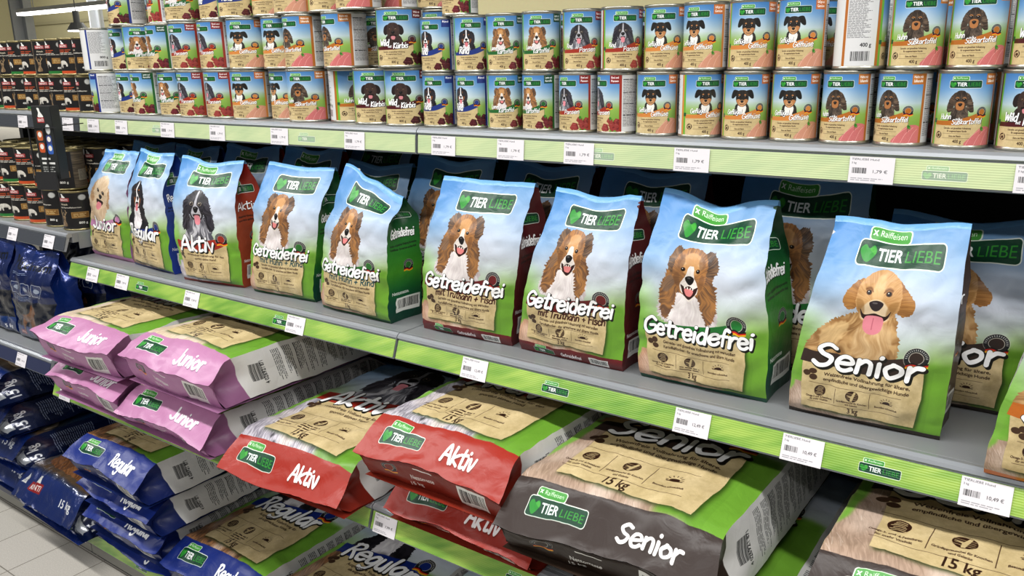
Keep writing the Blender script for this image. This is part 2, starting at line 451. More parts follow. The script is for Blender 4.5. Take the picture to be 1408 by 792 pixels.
        p([(-.26, .55), (.26, .55), (.3, .95), (.12, 1.14), (-.12, 1.14), (-.3, .95)], '#d98b96', sm=True); l([(0, .6), (0, .98)], .03, '#bb6a78')
        nose(A, 0, .14, .24, .2, '#3a3034')
    elif kind == 'pale':
        D = (0, -.3)
        p([(-1.0, .2), (-1.3, 1.2), (-1.1, 2.3), (1.0, 2.3), (.9, 1.0), (.8, .2)], '#d8c3a8', sm=True, jag=.14, tex=('#b69a7c', D, .6, 21))
        p([(-.8, -.6), (-1.1, -.2), (-1.15, .6), (-.8, .7), (-.6, .1)], '#c9a984', sm=True, jag=.12, tex=('#a98663', O, .7, 22))
        p([(.8, -.6), (1.1, -.2), (1.1, .5), (.85, .6), (.6, .1)], '#c9a984', sm=True, jag=.12, tex=('#a98663', O, .7, 23))
        p([(-.85, .2), (-.75, -.6), (-.3, -1.0), (.3, -1.0), (.75, -.6), (.85, .2), (.5, .75), (0, .95), (-.5, .75)], '#e2cfb4', sm=True, jag=.1, tex=('#c6a986', O, .6, 24))
        eye(A, -.32, -.15, .1); eye(A, .34, -.15, .1); nose(A, .02, .2, .2, .16)
        p([(-.35, .45), (0, .4), (.38, .45), (.2, .75), (-.15, .75)], '#33201e', sm=True); p([(-.2, .6), (.2, .6), (.16, 1.0), (-.12, 1.0)], '#dd8f96', sm=True)
    elif kind == 'bernese':
        D = (0, -.6)
        p([(-.7, .5), (-1.25, 1.4), (-1.4, 2.3), (1.3, 2.3), (1.2, 1.4), (.7, .5)], '#1e1c20', sm=True, jag=.1, tex=('#4a4650', D, .5, 31))
        p([(-.3, .7), (-.5, 1.5), (-.35, 2.3), (.5, 2.3), (.45, 1.4), (.3, .7)], '#f2eff0', sm=True, jag=.12, tex=('#bdb8bf', D, .5, 32))
        p([(-.5, -.8), (-.95, -.6), (-1.1, .1), (-.95, .7), (-.65, .55), (-.5, -.1)], '#222024', sm=True, jag=.08, tex=('#54505a', O, .5, 33))
        p([(.5, -.8), (.95, -.6), (1.1, .1), (.95, .7), (.65, .55), (.5, -.1)], '#222024', sm=True, jag=.08, tex=('#54505a', O, .5, 34))
        p([(-.7, .2), (-.65, -.6), (-.3, -1.0), (.3, -1.0), (.65, -.6), (.7, .2), (.4, .8), (-.4, .8)], '#232025', sm=True, jag=.04, tex=('#4a454c', (0, .2), .5, 35))
        p([(-.68, .15), (-.35, .2), (-.28, .7), (-.55, .6)], '#8a5630', .9, 1, sm=True); p([(.68, .15), (.35, .2), (.28, .7), (.55, .6)], '#8a5630', .9, 1, sm=True)
        e(-.34, -.42, .09, .06, '#9a6234'); e(.34, -.42, .09, .06, '#9a6234')
        p([(-.07, -.95), (.07, -.95), (.1, -.2), (.36, .3), (.3, .75), (-.3, .75), (-.36, .3), (-.1, -.2)], '#f1eeee', sm=True)
        eye(A, -.34, -.22, .08, '#120d0b'); eye(A, .34, -.22, .08, '#120d0b')
        nose(A, 0, .22, .2, .17)
        p([(-.32, .5), (0, .44), (.32, .5), (.15, .8), (-.15, .8)], '#2b1715', sm=True); p([(-.18, .6), (.18, .6), (.14, 1.05), (-.14, 1.05)], '#d98088', sm=True)
    elif kind == 'spaniel':
        D = (0, -.6)
        p([(-.6, .6), (-1.0, 1.4), (-1.1, 2.3), (1.1, 2.3), (1.0, 1.3), (.6, .6)], '#c9c8cd', sm=True, jag=.12, tex=('#4a4a52', D, .85, 41))
        p([(-.45, -.8), (-.95, -.5), (-1.15, .3), (-1.3, 1.3), (-.95, 1.5), (-.65, .8), (-.5, -.1)], '#26242a', sm=True, jag=.16, tex=('#6a6670', D, .6, 42))
        p([(.45, -.8), (.95, -.5), (1.2, .3), (1.35, 1.2), (1.0, 1.5), (.65, .8), (.5, -.1)], '#26242a', sm=True, jag=.16, tex=('#6a6670', D, .6, 43))
        p([(-.6, .2), (-.6, -.6), (-.3, -1.0), (.3, -1.0), (.6, -.6), (.6, .2), (.35, .8), (-.35, .8)], '#2a282c', sm=True, jag=.04, tex=('#55525a', (0, .2), .5, 44))
        p([(-.06, -.9), (.08, -.9), (.1, -.2), (.36, .25), (.3, .7), (-.3, .7), (-.36, .25), (-.1, -.2)], '#d9d8dc', sm=True, tex=('#77757e', (0, .2), .5, 45))
        eye(A, -.32, -.2, .1, '#8d8276'); eye(A, .34, -.2, .1, '#8d8276')
        nose(A, 0, .18, .22, .2)
        p([(-.28, .5), (0, .45), (.28, .5), (.15, .75), (-.15, .75)], '#2b1715', sm=True); p([(-.2, .58), (.2, .58), (.17, 1.08), (-.15, 1.08)], '#e0929c', sm=True)
    elif kind == 'labrador':
        c, c2 = '#332622', '#5d4a42'; D = (0, -.6)
        p([(-.6, .5), (-1.0, 1.3), (-1.2, 2.3), (1.2, 2.3), (1.0, 1.3), (.6, .5)], c, sm=True, tex=(c2, D, .5, 51))
        p([(-.5, -.75), (-.95, -.55), (-1.1, .1), (-.85, .45), (-.6, .2)], '#2a1e1b', sm=True); p([(.5, -.75), (.95, -.55), (1.1, .1), (.85, .45), (.6, .2)], '#2a1e1b', sm=True)
        p([(-.68, .1), (-.6, -.6), (-.3, -.98), (.3, -.98), (.6, -.6), (.68, .1), (.45, .75), (-.45, .75)], '#3a2b27', sm=True, tex=(c2, (0, .2), .6, 52))
        p([(-.3, -.1), (.3, -.1), (.4, .5), (.2, .7), (-.2, .7), (-.4, .5)], '#4a3833', .8, 2, sm=True)
        eye(A, -.3, -.25, .08, '#7d5a35'); eye(A, .3, -.25, .08, '#7d5a35'); nose(A, 0, .15, .2, .18, '#0f0c0c')
        p([(-.35, .45), (0, .4), (.35, .45), (.2, .7), (-.2, .7)], '#1b0f0e', sm=True); p([(-.2, .6), (.2, .6), (.15, .95), (-.15, .95)], '#cf8a90', sm=True)
    elif kind == 'terrier':
        D = (0, -.6)
        p([(-.5, .5), (-.8, 1.3), (-.85, 2.3), (.85, 2.3), (.8, 1.3), (.5, .5)], '#26231f', sm=True, jag=.05, tex=('#57504a', D, .5, 61))
        p([(-.35, .6), (-.4, 1.3), (0, 1.9), (.4, 1.3), (.35, .6)], '#ece8e2', sm=True, jag=.06)
        p([(-.35, -.8), (-.9, -.95), (-1.15, -.55), (-1.2, -.1), (-.95, -.05), (-.6, -.4)], '#24211f', sm=True); p([(.35, -.8), (.9, -.95), (1.15, -.55), (1.2, -.1), (.95, -.05), (.6, -.4)], '#24211f', sm=True)
        p([(-.66, .1), (-.6, -.6), (-.3, -.9), (.3, -.9), (.6, -.6), (.66, .1), (.4, .65), (0, .85), (-.4, .65)], '#2b2724', sm=True, tex=('#544c46', (0, .2), .5, 62))
        p([(-.62, .15), (-.25, .05), (-.2, .6), (-.38, .62)], '#b98455', sm=True); p([(.62, .15), (.25, .05), (.2, .6), (.38, .62)], '#b98455', sm=True)
        p([(-.22, .15), (.22, .15), (.35, .55), (0, .85), (-.35, .55)], '#c79a70', sm=True)
        e(-.3, -.42, .1, .08, '#b98455'); e(.3, -.42, .1, .08, '#b98455')
        eye(A, -.32, -.2, .1, '#14100d'); eye(A, .32, -.2, .1, '#14100d'); nose(A, 0, .28, .17, .14)
        l([(-.24, .5), (-.1, .6), (0, .56), (.1, .6), (.24, .5)], .045, '#3a221a', sm=True)
    elif kind == 'dachshund':
        D = (0, -.6)
        p([(-.5, .5), (-.75, 1.3), (-.85, 2.3), (.85, 2.3), (.75, 1.3), (.5, .5)], '#7a6a5c', sm=True, jag=.08, tex=('#2f2823', D, .9, 71))
        p([(-.4, -.8), (-.8, -.5), (-1.1, .3), (-1.1, .9), (-.75, .9), (-.5, .3)], '#6a5747', sm=True, jag=.08, tex=('#2e2520', O, .85, 72))
        p([(.4, -.8), (.8, -.5), (1.1, .3), (1.15, .9), (.8, .9), (.5, .3)], '#7d6a58', sm=True, jag=.08, tex=('#2e2520', O, .85, 73))
        p([(-.56, .1), (-.5, -.6), (-.25, -.98), (.25, -.98), (.5, -.6), (.56, .1), (.35, .7), (0, .85), (-.35, .7)], '#6b5a4b', sm=True, tex=('#2c2520', (0, .2), .85, 74))
        p([(-.35, .15), (-.15, .0), (.15, .0), (.35, .15), (.3, .65), (0, .8), (-.3, .65)], '#b07a4c', sm=True)
        e(-.28, -.3, .16, .13, '#a4764c'); e(.3, -.3, .16, .13, '#a4764c'); eye(A, -.28, -.2, .1, '#2a1d14'); eye(A, .3, -.2, .1, '#2a1d14'); nose(A, 0, .28, .18, .16, '#241c1a')
    A.M = None

def paper(A, P, seed=1, base='#cdba8f', sh=True):
    P = np.asarray(P, float)
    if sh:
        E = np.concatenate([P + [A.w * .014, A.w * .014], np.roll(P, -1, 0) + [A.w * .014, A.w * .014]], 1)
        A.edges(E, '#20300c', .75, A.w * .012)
    E = np.concatenate([P, np.roll(P, -1, 0)], 1)
    x0, y0 = P.min(0).astype(int) - 3; x1, y1 = P.max(0).astype(int) + 3
    m = raster(E, x0, y0, x1 - x0, y1 - y0)
    yy, xx = np.mgrid[y0:y1, x0:x1].astype(np.float32)
    k = A.w / 520.0
    n = .5 * vnoise(xx / 42 / k, yy / 42 / k, seed) + .3 * vnoise(xx / 9 / k, yy / 9 / k, seed + 1) + .2 * vnoise(xx / 2.5 / k, yy / 2.5 / k, seed + 2)
    c = hexc(base) * (1 + (n - .5)[..., None] * np.array([.2, .22, .3], np.float32))
    A.comp(m, x0, y0, c)

def icon(A, x, y, r, t, c='#3a2216', bg='#c9b68a'):
    if t == 2:
        A.ell(x, y + r * .15, r * .62, r * .3, c); A.line([(x - r * .9, y + r * .3), (x + r * .95, y + r * .38)], r * .14, c)
        for k in range(7):
            a = PI + k * PI / 6
            A.line([(x + r * .75 * math.cos(a), y + r * .1 + r * .6 * math.sin(a)), (x + r * 1.02 * math.cos(a), y + r * .1 + r * .85 * math.sin(a))], r * .09, c)
        return
    A.ell(x, y, r, r, c)
    rr = random.Random(t * 5 + 1)
    if t == 0:
        for k in range(6):
            yy = y - r * .65 + k * r * .26; w = math.sqrt(max(0, 1 - ((yy - y) / r) ** 2)) * r * .85
            A.line([(x - w * rr.uniform(.5, 1), yy + r * .08), (x, yy - r * .08 * rr.random()), (x + w * rr.uniform(.5, 1), yy + r * .06)], r * .09, bg, sm=True)
    else:
        A.poly([(x - r * .9, y - r * .1), (x - r * .1, y - r * .05), (x + r * .25, y - r * .9), (x + r * .55, y - r * .8), (x + r * .3, y + .1 * r), (x + r * .1, y + r * .9), (x - r * .25, y + r * .9), (x - r * .2, y + .2 * r)], bg)
        for k in range(4): A.line([(x - r * .8, y - r * .5 + k * r * .33), (x + r * .8, y - r * .42 + k * r * .33)], r * .06, bg)

def meat_legs(A, kind, x0, x1, y0, y1):
    """the dog's body print that shows left of and below the kraft panel"""
    cols = {'pale': ('#dccdb8', '#b89f86'), 'bernese': ('#a87b55', '#1c1a1e'), 'spaniel': ('#cfcad2', '#4e4a56'), 'collie': ('#c9a084', '#94705c'),
            'golden': ('#b8a08e', '#86705f')}[kind]
    A.frame(0, 0, A.w * .10)
    A.poly([(x / A.u, y / A.u) for x, y in [(x0, y0), (x1, y0), (x1, y1), (x0, y1)]], cols[0], jag=.05, tex=(cols[1], 1.25, .5, 81))
    r = random.Random(9)
    for k in range(26):
        x = x0 + (x1 - x0) * r.random(); y = y0 + (y1 - y0) * r.random(); q = A.w * r.uniform(.03, .075)
        A.ell(x / A.u, y / A.u, q / A.u, q * 1.5 / A.u, cols[k % 2] if k % 3 else '#e6d8cc', .35, q * .35)
    if kind in ('spaniel', 'bernese'):
        for k in range(9): A.ell((x0 + (x1 - x0) * r.random()) / A.u, (y0 + (y1 - y0) * r.uniform(.5, 1)) / A.u, .12, .16, '#2c2a30', .8, 3)
    for k in range(120):
        x = x0 + (x1 - x0) * r.random(); y = y0 + (y1 - y0) * r.random(); a = 1.1 + r.uniform(-.5, .5); q = A.w * r.uniform(.03, .08)
        A.line([(x / A.u, y / A.u), ((x + q * .55 * math.cos(a)) / A.u, (y + q * .5) / A.u), ((x + q * math.cos(a)) / A.u, (y + q) / A.u)], .018, cols[1] if k % 2 else '#efe6de', .5)
    A.M = None

FOOD = {
 'pink':   dict(name='Junior', c='#bd87ac', dk='#946488', dog='pale', l=('Glutenfreie Vollnahrung für Welpen', 'und Junghunde'), big='15 kg'),
 'blue':   dict(name='Regular', c='#1d3480', dk='#162863', dog='bernese', l=('Ausgewogene Vollnahrung für', 'alle ausgewachsenen Hunde'), big='15 kg'),
 'red':    dict(name='Aktiv', c='#a53426', dk='#842a1c', dog='spaniel', l=('Weizenfreie Vollnahrung für den', 'sportlich aktiven Hund'), big='15 kg'),
 'brown':  dict(name='Senior', c='#3d302b', dk='#33271f', dog='golden', l=('Weizenfreie Vollnahrung für ältere,', 'empfindliche und übergewichtige Hunde'), big='15 kg'),
 'green':  dict(name='Getreidefrei', sub='mit Huhn + Rind', subc='#0d4a55', c='#2f7b33', dk='#155227', dog='collie', l=('Getreide- und glutenfreie Vollnahrung mit wertvollen', 'Kartoffelflocken - für erwachsene und ältere Hunde'), big='3 kg'),
 'maroon': dict(name='Getreidefrei', sub='mit Truthahn + Fisch', subc='#40150f', c='#6f2426', dk='#5a191d', dog='collie', l=('Getreide- und glutenfreie Vollnahrung mit wertvollen', 'Kartoffelflocken - für erwachsene und ältere Hunde'), big='3 kg'),
 'fir':    dict(name='Getreidefrei', c='#2a7a3a', dk='#0d4a38', dog='collie', l=('Getreide- und glutenfreie Vollnahrung mit wertvollen', 'Kartoffelflocken - für erwachsene und ältere Hunde'), big='3 kg'),
 'orange': dict(name='S', c='#c0702c', dk='#b06426', dog='golden', l=('Vollnahrung', 'Hunde'), big='3 kg'),
}
HAND['z'] = HAND['s']

def art_front(kind, lying=False):
    F = FOOD[kind]
    W = 600; H = int(W * (1.74 if lying else 1.42))
    A = Art(W, H)
    w = W
    A.vgrad(0, 0, W, H, [(0, '#6f9cc8'), (.2, '#9fb7d3'), (.40, '#c2cbd5'), (.56, '#b4c9a4'), (.70, '#769f44'), (1, '#5f8c34')])
    yy, xx = np.mgrid[0:H, 0:W].astype(np.float32)
    k = np.exp(-(((xx / W - .62) / .38) ** 2 + ((yy / H - .38) / .2) ** 2)) * .75
    A.a += (np.array([.82, .84, .88], np.float32) - A.a) * k[..., None]
    k = smooth(.62, 0., xx / W) * smooth(.5, .0, yy / H) * .7
    A.a += (hexc('#4286c6') - A.a) * k[..., None]
    k = smooth(.22, 0., xx / W) * smooth(.35, .6, yy / H) * .6
    A.a += (hexc('#79b53e') - A.a) * k[..., None]
    k = smooth(.80, .9, xx / W) * smooth(.45, .7, yy / H)
    st = .5 + .5 * vnoise(xx / 30, yy / 300, 3)
    A.a += (hexc('#7aa63c') * (.8 + .3 * st[..., None]) - A.a) * (k * .8)[..., None]
    if lying:
        yl, yd, ud, yb, yn, yk0, yk1, yband = .10, .31, .13, .485, .575, .515, .845, .872
    else:
        yl, yd, ud, yb, yn, yk0, yk1, yband = .115, .36, .145, .610, .705, .63, .955, .975
    if 'sub' in F: yb, yn, yk0, yl, yd = .585, .665, .60, .10, .325
    if kind == 'pink' and not lying: yband = .955
    if kind == 'maroon': yband = .925; yk1 = .905
    Y = lambda v: v * H
    # dog
    if F['dog'] == 'golden': dog(A, 'golden', w * .48, Y(yd - (.035 if not lying else 0)), w * (.20 if not lying else .26))
    elif F['dog'] == 'collie': dog(A, 'collie', w * .43, Y(yd - .025), w * .182, .06)
    elif F['dog'] == 'pale': dog(A, 'pale', w * .42, Y(yd), w * .22, .3)
    elif F['dog'] == 'bernese': dog(A, 'bernese', w * .38, Y(yd - .03), w * .172)
    else: dog(A, 'spaniel', w * .46, Y(yd - .03), w * .186)
    if kind == 'maroon' or kind == 'green': pass
    # body print beside the paper
    meat_legs(A, F['dog'], w * .0, w * .82, Y(yk0 + .18 if not lying else yk0 + .0), Y(yband + .01))
    A.poly([(w * .80, Y(yb)), (w, Y(yb)), (w, Y(yband)), (w * .68, Y(yband)), (w * .68, Y(yk1)), (w * .80, Y(yk1 - .05))], '#6f9e38', 1, 10)
    A.rect(w * .9, Y(yb + .04), w, Y(yband), '#76a63c', .6)
    A.poly([(0, Y(yk0)), (w * .06, Y(yk0)), (w * .03, Y(yk1 - .12)), (0, Y(yk1 - .08))], '#7cac48', 1, 4)
    # band behind the name
    band = spline([(w * .05, Y(yb + .022)), (w * .3, Y(yb + .018)), (w * .55, Y(yb + .005)), (w * .845, Y(yb - .045))], False, 8)
    band = np.concatenate([band, spline([(w * .85, Y(yb + .02)), (w * .6, Y(yb + .09)), (w * .3, Y(yb + .09)), (w * .045, Y(yb + .085))], False, 8)])
    kx0, kx1 = w * (.15 if lying else .09), w * .845
    K = [(kx0 - w * .03, Y(yk0 + .04)), (w * .45, Y(yk0 + .05)), (kx1, Y(yk0 + .01)), (kx1 + w * .005, Y((yk0 + yk1) / 2)), (kx1 - w * .012, Y(yk1)), (w * .5, Y(yk1 - .006)), (kx0, Y(yk1 - .012)), (kx0 - w * .01, Y((yk0 + yk1) / 2))]
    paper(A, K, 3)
    A.edges(np.concatenate([band, np.roll(band, -1, 0)], 1), F['c'])
    # restore kraft below the name
    badge(A, w * .79, Y(yb - .025), w * .078, F['c'])
    n = F['name']; nw = {'Getreidefrei': .86, 'Senior': .70, 'Junior': .62, 'Regular': .68, 'Aktiv': .55, 'S': .15}[n]
    sz = {'Getreidefrei': .13, 'Senior': .165, 'Junior': .16, 'Regular': .16, 'Aktiv': .17, 'S': .2}[n] * w
    x = w * (.05 if n == 'Getreidefrei' else .13)
    A.hand(n, x, Y(yn), sz, .195, fit=nw * w, rise=.0, edge=.12, off=(.08, .09))
    yt = yn + .022
    if 'sub' in F:
        A.hand(F['sub'], w * .2, Y(yn + .054), w * .066, .17, fill=F['subc'], sh=None, fit=w * .64)
        yt = yn + .060
    t0 = Y(yt)
    dk = '#3a2418'
    for (dx, dy) in ((.0, .02), (.038, .0), (.045, .045)):
        A.ell(w * (.11 + dx), t0 + w * (.02 + dy), w * .026, w * .022, '#4c3626')
    fs = w * .036
    A.text(F['l'][0], w * .50, t0 + w * .035, fs, dk, True, fit=w * (.56 if len(F['l'][0]) > 30 else .46))
    A.text(F['l'][1], w * .50, t0 + w * .078, fs, dk, True, fit=w * (.56 if len(F['l'][1]) > 30 else .34))
    # rows of icons
    yi = (Y(yk1) - t0) * (.56) + t0
    hh = (Y(yk1) - t0) * (.19)
    A.line([(w * .13, yi - hh * 1.25), (w * .4, yi - hh * 1.12), (w * .74, yi - hh * 1.2)], 1.4, dk, sm=True)
    A.line([(w * .13, yi + hh * 1.15), (w * .4, yi + hh * 1.25), (w * .74, yi + hh * 1.15)], 1.4, dk, sm=True)
    for xx_ in (.32, .54): A.line([(w * xx_, yi - hh * .95), (w * xx_, yi + hh * .95)], 1.6, dk)
    for i, xx_ in enumerate((.21, .43, .65)):
        icon(A, w * xx_, yi - hh * .3, w * .042, i)
    cap = {'brown': (('Omega-3- und -6-Fettsäuren', 'für mehr Vitalität'), ('Grünlippmuschel für Knochen', 'und Gelenke'), ('Besonders schmackhaft',)),
           }.get(kind, (('Omega-3- und -6-Fettsäuren', 'für mehr Vitalität'), None, ('Besonders schmackhaft',)))
    for i, xx_ in enumerate((.21, .43, .65)):
        if cap[i] is None: A.fine(w * (xx_ - .08), yi + hh * .45, w * (xx_ + .09), yi + hh * 1.0, w * .02, dk, 4, .9)
        for j, t in enumerate(cap[i] or ()):
            A.text(t, w * xx_, yi + hh * (.62 + .33 * j), w * .02, dk, True, fit=w * .0072 * len(t))
    A.text(F['big'] if lying else ('3 kg' if kind in ('green', 'maroon', 'fir', 'brown') else '2 kg'), w * .44, Y(yk1) - (Y(yk1) - t0) * .07, w * (.088 if lying else .058), dk, True, sx=.68)
    # bottom band
    B = spline([(0, Y(yband)), (w * .3, Y(yband + .004)), (w * .7, Y(yband - .003)), (w, Y(yband))], False, 6)
    B = np.concatenate([B, [(w, H), (0, H)]])
    A.edges(np.concatenate([B, np.roll(B, -1, 0)], 1), F['c'] if lying or kind in ('maroon', 'pink', 'orange') else F['dk'])
    if lying:
        logo(A, w * .26, Y(yband + .062), w * .30)
        A.hand(n, w * .56, Y(yband + .088), w * .088, .18, fit=w * (.29 if n != 'Aktiv' else .22), off=(.05, .05), sh=F['dk'])
    elif kind == 'maroon':
        logo(A, w * .26, Y(.968), w * .2)
        A.hand(n, w * .42, Y(.98), w * .036, .16, fit=w * .2, sh=None)
        A.barcode(w * .70, Y(.945), w * .88, Y(.995), seed=3)
    # main logo
    logo(A, w * .55, Y(yl), w * .63, 'sub' not in F)
    return A.image('print_front_' + kind + ('_large' if lying else ''), .015)

def art_side(kind):
    """right gusset of the standing bags"""
    F = FOOD[kind]; W, H = 256, 760
    A = Art(W, H, F['dk'])
    if kind in ('green', 'fir'):
        A.vgrad(0, 0, W, H, [(0, '#0f4a2c'), (.25, '#14522a'), (.45, '#2f7f2a'), (.62, '#4a942c'), (.75, '#1d6a35'), (.86, '#0d4f3c'), (1, '#0c4636')])
    elif kind in ('red',): A.vgrad(0, 0, W, H, [(0, '#8c1f1c'), (.4, '#9c4a2c'), (1, '#a04a2e')])
    elif kind == 'blue': A.vgrad(0, 0, W, H, [(0, '#1a3a86'), (.35, '#3a4f8e'), (1, '#223f94')])
    elif kind == 'brown': A.vgrad(0, 0, W, H, [(0, '#3a2f2c'), (.4, '#5a4c48'), (1, '#4c403c')])
    elif kind == 'pink': A.vgrad(0, 0, W, H, [(0, '#b084a8'), (1, '#a87aa0')])
    logo(A, W * .5, H * .2, W * .72)
    A.hand(F['name'], W * .14, H * .36, W * .17, .17, fit=W * (.72 if len(F['name']) > 1 else .12), off=(.05, .06), sh='#101010')
    A.text(F['l'][0], W * .5, H * .42, W * .07, '#151515', True, fit=W * .8)
    A.text(F['l'][1], W * .5, H * .45, W * .07, '#151515', True, fit=W * .8)
    badge(A, W * .62, H * .58, W * .14, F['c'])
    A.text('Nettomasse', W * .36, H * .79, W * .11, '#e8e8e4', True, fit=W * .5)
    A.barcode(W * .24, H * .815, W * .94, H * .93, seed=5)
    return A.image('print_side_' + kind)

def art_white(kind, lying):
    """pale gusset with the declaration text"""
    W, H = (900, 220) if lying else (220, 700)
    A = Art(W, H, '#d8d7d4')
    F = FOOD[kind]
    if lying:
        A.rect(0, 0, W * .115, H, F['dk'])
        A.barcode(W * .155, H * .2, W * .215, H * .82, vert=False, seed=4, bg='#d8d7d4')
        A.text('4 026921 871', W * .222, H * .8, H * .1, '#2a2a2c', True, anchor='l', rot=-PI / 2, fit=H * .55)
        x = W * .27
        s = 10
        while x < W * .93:
            A.fine(x, H * .1, x + W * .035, H * .9, W * .0075, '#3a3a3e', s, .8, vert=True)
            if s % 3 == 0: A.fine(x, H * .1, x + W * .007, H * .8, W * .009, '#111114', s, 1, vert=True)
            x += W * .05; s += 1
    else:
        A.fine(W * .1, H * .06, W * .92, H * .9, H * .011, '#3a3a3e', 3, .8)
    return A.image('print_text_' + kind + ('_large' if lying else ''))

def art_bottom(kind):
    F = FOOD[kind]; W, H = 512, 150
    A = Art(W, H, F['dk'] if kind != 'pink' else '#b984ad')
    A.line([(W * .38, H * .25), (W * .5, H * .28)], 5, '#eeeeea')
    badge(A, W * .2, H * .35, H * .2, F['dk'])
    A.text('Nettomasse', W * .42, H * .62, H * .2, '#e4e4e0', True, fit=W * .16)
    A.text('15 kg', W * .36, H * .85, H * .18, '#e4e4e0', True, sx=.8)
    A.barcode(W * .68, H * .25, W * .88, H * .95, seed=6)
    return A.image('print_bottom_' + kind)

CAN = {
 'rind':    dict(c='#2a3f86', dog='bernese', n=('Rind', None), flag=('Rind', ''), meat='#6a1c24', m2='#3c0e16'),
 'lamm':    dict(c='#2c6a35', dog='collie', n=('Lamm und', 'Kartoffel'), flag=('Lamm und', 'Kartoffel'), meat='#8a3038', m2='#4e1420', fc='#1b4a30'),
 'pansen':  dict(c='#a23a2a', dog='spaniel', n=('Rind und', 'Pansen'), flag=('Rind und', 'Pansen'), meat='#b05048', m2='#7c2c2c', fc='#8a1f1c'),
 'gefl':    dict(c='#d08a48', dog='terrier', n=('Geflügel und', 'Gemüse'), flag=('Geflügel und', 'Gemüse'), meat='#dcaa90', m2='#c08068', fc='#c87438'),
 'huhn':    dict(c='#b5702c', dog='dachshund', n=('Huhn mit', 'Süßkartoffel'), flag=('Huhn mit', 'Süßkartoffel'), meat='#dc8a86', m2='#b85e60', fc='#c07a34'),
 'wild':    dict(c='#55141c', dog='labrador', n=('Wild', 'mit Kürbis'), flag=('Wild mit', 'Kürbis'), meat='#5c1820', m2='#2e0a10', fc='#6a161c'),
}

